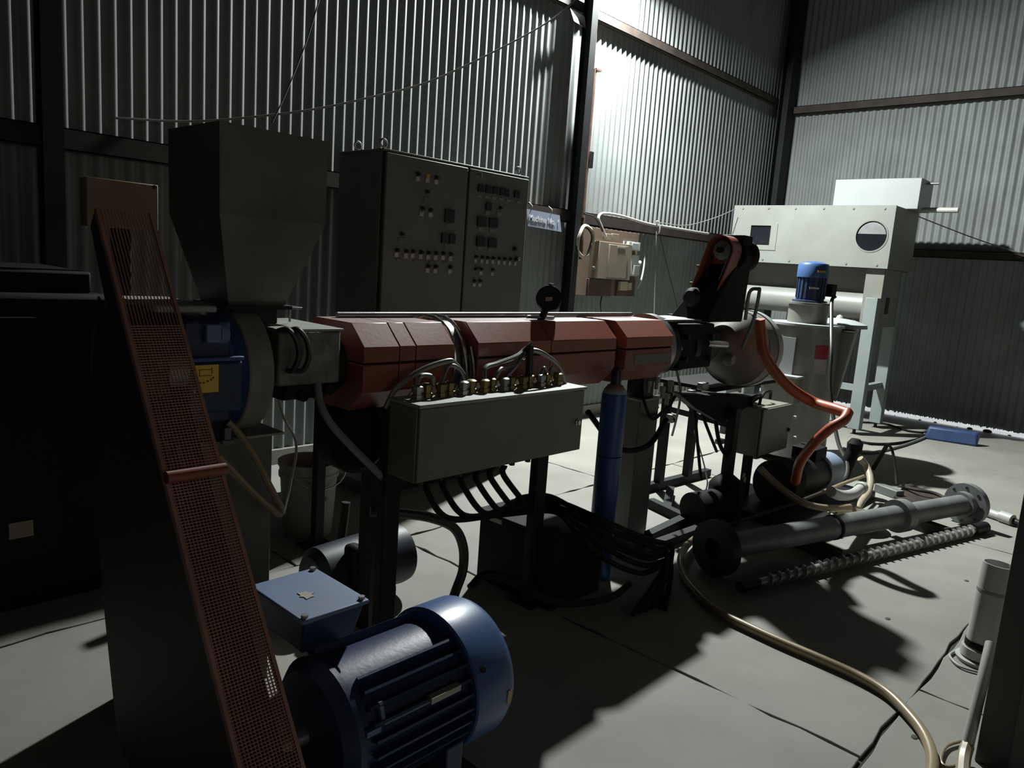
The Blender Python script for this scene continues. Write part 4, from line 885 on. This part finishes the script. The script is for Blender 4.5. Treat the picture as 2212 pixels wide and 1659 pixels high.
MB().box(MX+.05, 8.3, yr_+.03, yr_+.20, 1.05, 1.61).build('side_panel', GREYD, sm, .004)
bx('panel_opening', PANELD, sm, 7.8, 7.9, yr_+.026, yr_+.032, 1.18, 1.34, 0)

# ------------------------------------------------------------------ pump skid on the floor
pk = thing('water_pump', 'dark water pump with pale blue motor cap on a base, behind the pipe', 'pump', (4.9, 1.75, 0))
bx('pump_base', DSTEEL, pk, 4.15, 5.35, 1.50, 2.0, 0, .05, .004)
MB().lathe((4.55,1.80,.20),(1,-.15,0),[(0,.08),(.02,.12),(.25,.125),(.27,.112),(.34,.112)],32).build('motor_shell', DSTEEL, pk)
MB().lathe((4.88,1.75,.203),(1,-.15,0),[(0,.118),(.16,.118),(.20,.10),(.215,.06)],32).build('fan_cap', PALEBL, pk)
MB().lathe((4.40,1.82,.18),(1,-.15,0),[(0,.06),(.01,.15),(.12,.15),(.13,.08)],32).build('pump_volute', BLACK, pk)
MB().box(4.72,4.9,1.70,1.86,.30,.38).build('pump_terminal_box', BLACK, pk, .006)
MB().tube([(5.32,1.72,.10),(5.34,1.70,.22),(5.36,1.68,.32)], .045, 12).build('suction_pipe', BLACK, pk)
MB().lathe((5.36,1.68,.30),(0,0,1),[(0,.05),(.05,.052),(.08,.03)],18).build('pipe_cap', BLACK, pk)
pt = thing('filter_tank', 'black filter housing standing under the control box', 'tank', (3.95, 1.95, 0))
MB().lathe((4.0,1.93,0),(0,0,1),[(0,.10),(.22,.10),(.25,.08),(.28,.04)],24).build('housing', BLACK, pt)
MB().lathe((3.72,1.98,.11),(1,-.2,0),[(0,.095),(.26,.095)],28).build('side_drum', BLACK, pt)
for z_, y_ in ((.16,1.84),(.18,1.85)): bx('gauge_tag', TAG, pt, 3.98+z_*.1, 4.0+z_*.1, y_-.02, y_-.012, z_+.1, z_+.13, .002)
cable('orange_hose', [A(1640,690,y=1.86), A(1643,720,y=1.85), A(1650,765,y=1.82), A(1675,805,y=1.76), A(1712,842,y=1.68), A(1760,870,y=1.58), A(1805,884,y=1.44), A(1832,893,y=1.36)], .031, ORANGE, 'orange-red hose sweeping from the hood to a sharp kink', 'hose', n=14)
k2_ = A(1832, 893, y=1.36)
cable('orange_hose', [k2_+Vector((.0,0,.008)), A(1822,908,y=1.36), A(1790,928,y=1.42), A(1755,962,y=1.5), A(1728,1000,y=1.58), A(1718,1040,y=1.64)], .028, ORANGE, 'lower orange-red hose length running from the kink to the pump', 'hose', n=14)
cable('cream_hose', [A(1642,1012,y=1.75), A(1665,1035,y=1.70), A(1705,1068,y=1.6), A(1745,1090,y=1.52), A(1795,1098,y=1.46), A(1835,1095,y=1.44)], .020, HOSE, 'beige hose curving low in front of the black pump', 'hose', n=12)
cable('cream_hose', [A(1858,990,y=1.6), A(1872,1008,y=1.56), A(1880,1035,y=1.5), A(1876,1062,y=1.46), A(1860,1085,y=1.44), A(1852,1100,y=1.43)], .022, HOSEC, 'thick cream hose arc bending down right of the pump cap', 'hose', n=12)
cable('beige_line', [A(1780,1062,y=1.50), A(1820,1045,y=1.52), A(1868,1028,y=1.56)], .011, HOSE, 'thin beige hose lying across the white pipe bend', 'hose')
cable('dark_line', [A(1560,1140,y=1.62), A(1640,1112,y=1.6), A(1720,1085,y=1.58), A(1780,1062,y=1.56)], .010, GIRT, 'thin dark hose running along behind the flanged pipe', 'hose')
pb = thing('pvc_bend', 'white plastic pipe bend lying on the pump base', 'pipe', tuple(A(1830,1065,z=.06)))
MB().tube([A(1795,1062,y=1.40), A(1815,1070,y=1.40), A(1840,1068,y=1.41), A(1858,1056,y=1.42)], .03, 12).build('bend', PVC, pb); 
c = A(1858,1056,y=1.42); MB().lathe(c,(A(1870,1048,y=1.43)-c),[(0,.036),(.05,.036)],18).build('socket_end', PVC, pb)
ly = thing('cream_bowl', 'cream plastic tray under the white pipe bend', 'tray', tuple(A(1830,1085,z=.03)))
c = Vector((4.62,1.40,.06)); MB().lathe2((4.60,1.38,.0),(0,0,1),[(0,1e-4),(0,.12),(.07,.16),(.075,.15),(.012,.11),(.012,1e-4)],28).build('bowl', HOSEC, ly)

# ------------------------------------------------------------------ flanged pipe, screw and other things on the floor
fp = thing('flanged_pipe', 'long grey spare barrel pipe with round end flanges lying on the floor', 'pipe', (4.2, 1.25, 0))
f0, f1 = Vector((3.19,1.57,.135)), Vector((5.30,.945,.13)); fdv = (f1-f0).normalized(); FL = (f1-f0).length
MB().cyl(f0+fdv*.03, f1, .062, n=32).build('pipe', GALVT, fp); MB().cyl(f0+fdv*.02, f0+fdv*.028, .058, n=28).build('dark_bore', BLACK, fp)
MB().ring(f0, fdv, 0, .05, .135, .05, 40).build('end_flange', DSTEEL, fp)
MB().ring(f0+fdv*(FL-.045), fdv, 0, .045, .13, .05, 44).build('end_flange', GALVT, fp)
MB().ring(f0+fdv*(FL-.09), fdv, 0, .05, .08, .06, 32).build('neck_collar', GALVT, fp)
an_, bn_ = MB().frame(fdv)
for j in range(8):
    t = 2*PI*j/8; c = f0+fdv*(FL-.046)+an_*(.105*math.cos(t))+bn_*(.105*math.sin(t)); MB().cyl(c-fdv*.002, c, .009, n=10).build('bolt_hole', KNOB, fp)
t9 = (A(1928,1110,z=.13)-f0).dot(fdv); MB().ring(f0+fdv*(t9-.03), fdv, 0, .07, .095, .06, 36).build('mid_collar', GALVT, fp)
t9 = (A(1795,1140,z=.13)-f0).dot(fdv); MB().ring(f0+fdv*t9, fdv, 0, .02, .068, .06, 32).build('dark_band', BLACK, fp)
for tt in (.35, .8):
    c = f0+fdv*(FL*tt); MB().beam(Vector((c.x-.04,c.y-.13,.035)), Vector((c.x+.04,c.y+.13,.035)), .06, .07).build('timber_chock', GIRT, fp)
SCREWM = mat('polished_screw', (0.62,0.62,0.60), 0.3, 0.5, 0.15, 14)
sc_ = thing('extruder_screw', 'long bright steel extruder screw with spiral flights lying on the floor', 'screw', (4.2, 1.1, 0))
s0_, s1_ = A(1598,1268,z=.035), A(2128,1138,z=.035); sdv = (s1_-s0_).normalized(); SL = (s1_-s0_).length
MB().cyl(s0_, s1_, .02, n=16).build('root_shaft', SCREWM, sc_)
m = MB(); sa, sb = m.frame(sdv); vs = []; fs = []; L0, L1 = .16, SL-.14; pitch = .062; n = int((L1-L0)/pitch*14)
for i in range(n+1):
    t = L0+(L1-L0)*i/n; w = 2*PI*t/pitch; rd = sa*math.cos(w)+sb*math.sin(w); b = s0_+sdv*t
    vs += [b+rd*.018-sdv*.006, b+rd*.034-sdv*.004, b+rd*.034+sdv*.004, b+rd*.018+sdv*.006]
for i in range(n):
    for j in range(3): fs.append((i*4+j, i*4+j+1, i*4+4+j+1, i*4+4+j))
m.add(vs, fs).build('flight', SCREWM, sc_)
MB().cyl(s0_-sdv*.0, s0_+sdv*.12, .026, n=12).build('drive_spline', DSTEEL, sc_)
MB().cyl(s1_-sdv*.14, s1_, .033, n=20).build('end_journal', DSTEEL, sc_)
pv = thing('pvc_fitting', 'white plastic pipe with coupling lying on floor beyond the pipe flange', 'pipe', tuple(A(2165,1115,z=0)))
a_, b_3 = A(2120,1102,z=.03), A(2178,1122,z=.03); MB().cyl(a_, b_3, .028, n=20).build('pipe', PVC, pv); MB().cyl(A(2162,1115,z=.035), A(2188,1124,z=.035), .036, n=20).build('coupling', PVC, pv); MB().cyl(A(2186,1124,z=.03), A(2206,1132,z=.03), .02, n=14).build('dark_end', DSTEEL, pv)
bt2 = thing('blue_can', 'flat blue plastic can lying by the gap in the far wall', 'can', tuple(A(2050,960,z=0)))
a_, b_3 = A(2000,950,z=.07), A(2108,968,z=.07); MB().hexa([A(1996,948,z=0), A(2112,966,z=0), A(2112,966,z=0)+Vector((.12,.03,0)), A(1996,948,z=0)+Vector((.12,.03,0))], [A(1996,948,z=0)+Vector((.02,-.02,.13)), A(2112,966,z=0)+Vector((.02,.03,.13)), A(2112,966,z=0)+Vector((.12,.0,.13)), A(1996,948,z=0)+Vector((.12,0,.13))]).build('can_body', BLUEPL, bt2, .02)
for j, (pts, r, mm2, lb) in enumerate((
    ([(1840,950),(1880,958),(1930,958),(1985,948),(2040,930)], .012, BLACK, 'dark cable lying on the floor left of the blue can'),
    ([(1820,968),(1870,978),(1930,968),(1990,948),(2025,928)], .012, GALVT, 'pale cable lying on the floor left of the blue can'),
    ([(1860,912),(1910,915),(1960,930),(1995,935)], .010, BLACK, 'dark cable on the floor below the box machine leg'))):
    cable('floor_cable', [A(a, b, z=.014) for a, b in pts], r, mm2, lb)
bl = thing('bent_strap', 'dark bent metal strap standing like a tent on the bright floor', 'strap', tuple(A(1920,1020,z=0)))
ap = A(1918, 958, y=1.62); q1, q2 = A(1885,1015,z=.02), A(1937,1046,z=.02)
MB().beam(ap, q1, .03, .008).build('strap_leg', GIRT, bl); MB().tube([ap, ap.lerp(q2,.3)+Vector((.03,0,.03)), ap.lerp(q2,.7)+Vector((.02,0,.02)), q2], .010, 8).build('strap_leg', GIRT, bl)
cb = thing('grey_block', 'small grey block lying at the edge of the pump base', 'block', tuple(A(1915,1060,z=0)))
c = A(1915,1060,z=.03); MB().beam(A(1896,1052,z=.03), A(1945,1070,z=.03), .07, .06).build('block', GALVT, cb, .006)
rs = thing('rusty_plate', 'rusty steel plate lying behind the flanged pipe', 'plate', tuple(A(1985,1080,z=0)))
q4 = [A(1930,1075,z=.012), A(2000,1110,z=.012), A(2050,1085,z=.012), A(1960,1045,z=.012)]
MB().hexa(q4, [v+Vector((0,0,.012)) for v in q4]).build('plate', GIRT, rs)
cable('rusty_strap', [A(1945,1050,z=.03), A(1980,1058,z=.06), A(2020,1066,z=.06), A(2048,1080,z=.05)], .012, GIRT, 'rusty bent strap reaching to the round pipe flange', 'strap')
# long beige hose over the floor
cable('floor_hose', [A(1520,1150,z=.03), A(1484,1178,z=.05), A(1470,1210,z=.05), A(1480,1248,z=.022), A(1515,1290,z=.022), A(1560,1326,z=.022), A(1620,1356,z=.022), A(1690,1388,z=.022), A(1770,1422,z=.022), A(1850,1458,z=.022), A(1915,1496,z=.022), A(1965,1545,z=.022), A(1998,1590,z=.022), A(2014,1640,z=.022), A(2008,1700,z=.022)], .0175, HOSE, 'long beige hose snaking over the floor to the bottom edge', 'hose', n=14)
wp = thing('white_pipe', 'white plastic pipe standing upright in a cut bucket base at right', 'pipe', tuple(A(2120,1435,z=0)))
c = A(2112,1428,z=0); tp = Vector((c.x+.02, c.y-.01, .40))
MB().lathe2(c, tp-c, [(.02,.050),(.02,.055),(.40,.055),(.40,.050)], 28).build('pipe', PVC, wp)
MB().lathe(c, (0,0,1), [(0,.075),(.015,.08),(.018,.06)], 28).build('base_ring', PVC, wp)
MB().ring(c, tp-c, .06, .085, .0575, .05, 28).build('dark_band', BLACK, wp); MB().ring(c, tp-c, .02, .055, .066, .052, 28).build('lower_sleeve', PVC, wp)
MB().ring(c, tp-c, .285, .297, .0562, .05, 28).build('faded_ring', mat('faded_ink', (.42,.41,.38), .6), wp)
cable('wire_loop', [A(2085,1400,z=.01), A(2060,1408,z=.008), A(2052,1418,z=.008), A(2075,1440,z=.008), A(2125,1455,z=.008)], .005, WHITEW, 'white wire loop on the floor round the pipe base', 'wire')
lp = thing('leaning_pipe', 'thin white pipe leaning along the edge of the dark panel', 'pipe', tuple(A(2090,1600,z=0)))
MB().tube([A(2090,1610,z=.05), A(2118,1490,x=2.62), A(2141,1390,x=2.75)], .017, 12, 1, False).build('pipe', PVC, lp)
MB().tube([A(2090,1610,z=.05), A(2082,1640,z=.03), A(2078,1690,z=.02)], .019, 8).build('frayed_end', HOSEC, lp)
cable('wire_ring', [A(2078,1600,z=.01), A(2045,1612,z=.01), A(2032,1640,z=.01), A(2045,1656,z=.01), A(2080,1650,z=.01)], .005, HOSE, 'thin beige wire ring at the bottom right edge', 'wire')
rp = thing('side_panel_cabinet', 'dark green-grey panel cabinet cut off by the right edge', 'cabinet', (2.85, -.1, 0))
bx('cabinet_body', mat('side_cabinet_paint', (.10,.11,.095), .55, 0, .1, 4), rp, 2.56, 3.0, -.75, .325, 0, 1.16, .004)
bx('cabinet_door', MATS['side_cabinet_paint'], rp, 2.545, 2.56, -.72, .24, .03, 1.13, .004)
# pebbles of dirt on the floor
for j, (px, py) in enumerate(((2088,1253),(1918,1335),(1976,1590))):
    c = A(px, py, z=.004); o = MB().ball((c.x,c.y,.001), .011, 8, (1.4,1,.2)).build('dirt_crumb', mat('crumb', (.12,.11,.09), .9), None)
    tag(o, ('flat dark crumb on the floor left of the white upright pipe', 'flat dark crumb in the bright floor before the shadow corner', 'flat dark crumb beside the beige hose near the floor joint')[j], 'dirt', 'dirt crumbs on the floor')
# dark bulk at the far left: black casing guessed from the dark area, widened to cover lit floor
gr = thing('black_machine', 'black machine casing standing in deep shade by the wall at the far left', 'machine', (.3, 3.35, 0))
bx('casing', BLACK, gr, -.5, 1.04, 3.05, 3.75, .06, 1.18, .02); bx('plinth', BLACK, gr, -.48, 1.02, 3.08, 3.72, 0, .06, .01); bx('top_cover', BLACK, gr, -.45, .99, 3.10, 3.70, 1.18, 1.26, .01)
bx('front_door', BLACK, gr, .1, .85, 3.035, 3.05, .15, 1.10, .006); bx('lit_dab', LITDAB, gr, *(lambda p, q: (p.x, q.x, 3.03, 3.036, q.z, p.z))(A(18,1131,y=3.035), A(72,1156,y=3.035)), .001)  # last piece: beige plate painted in for a small lit spot
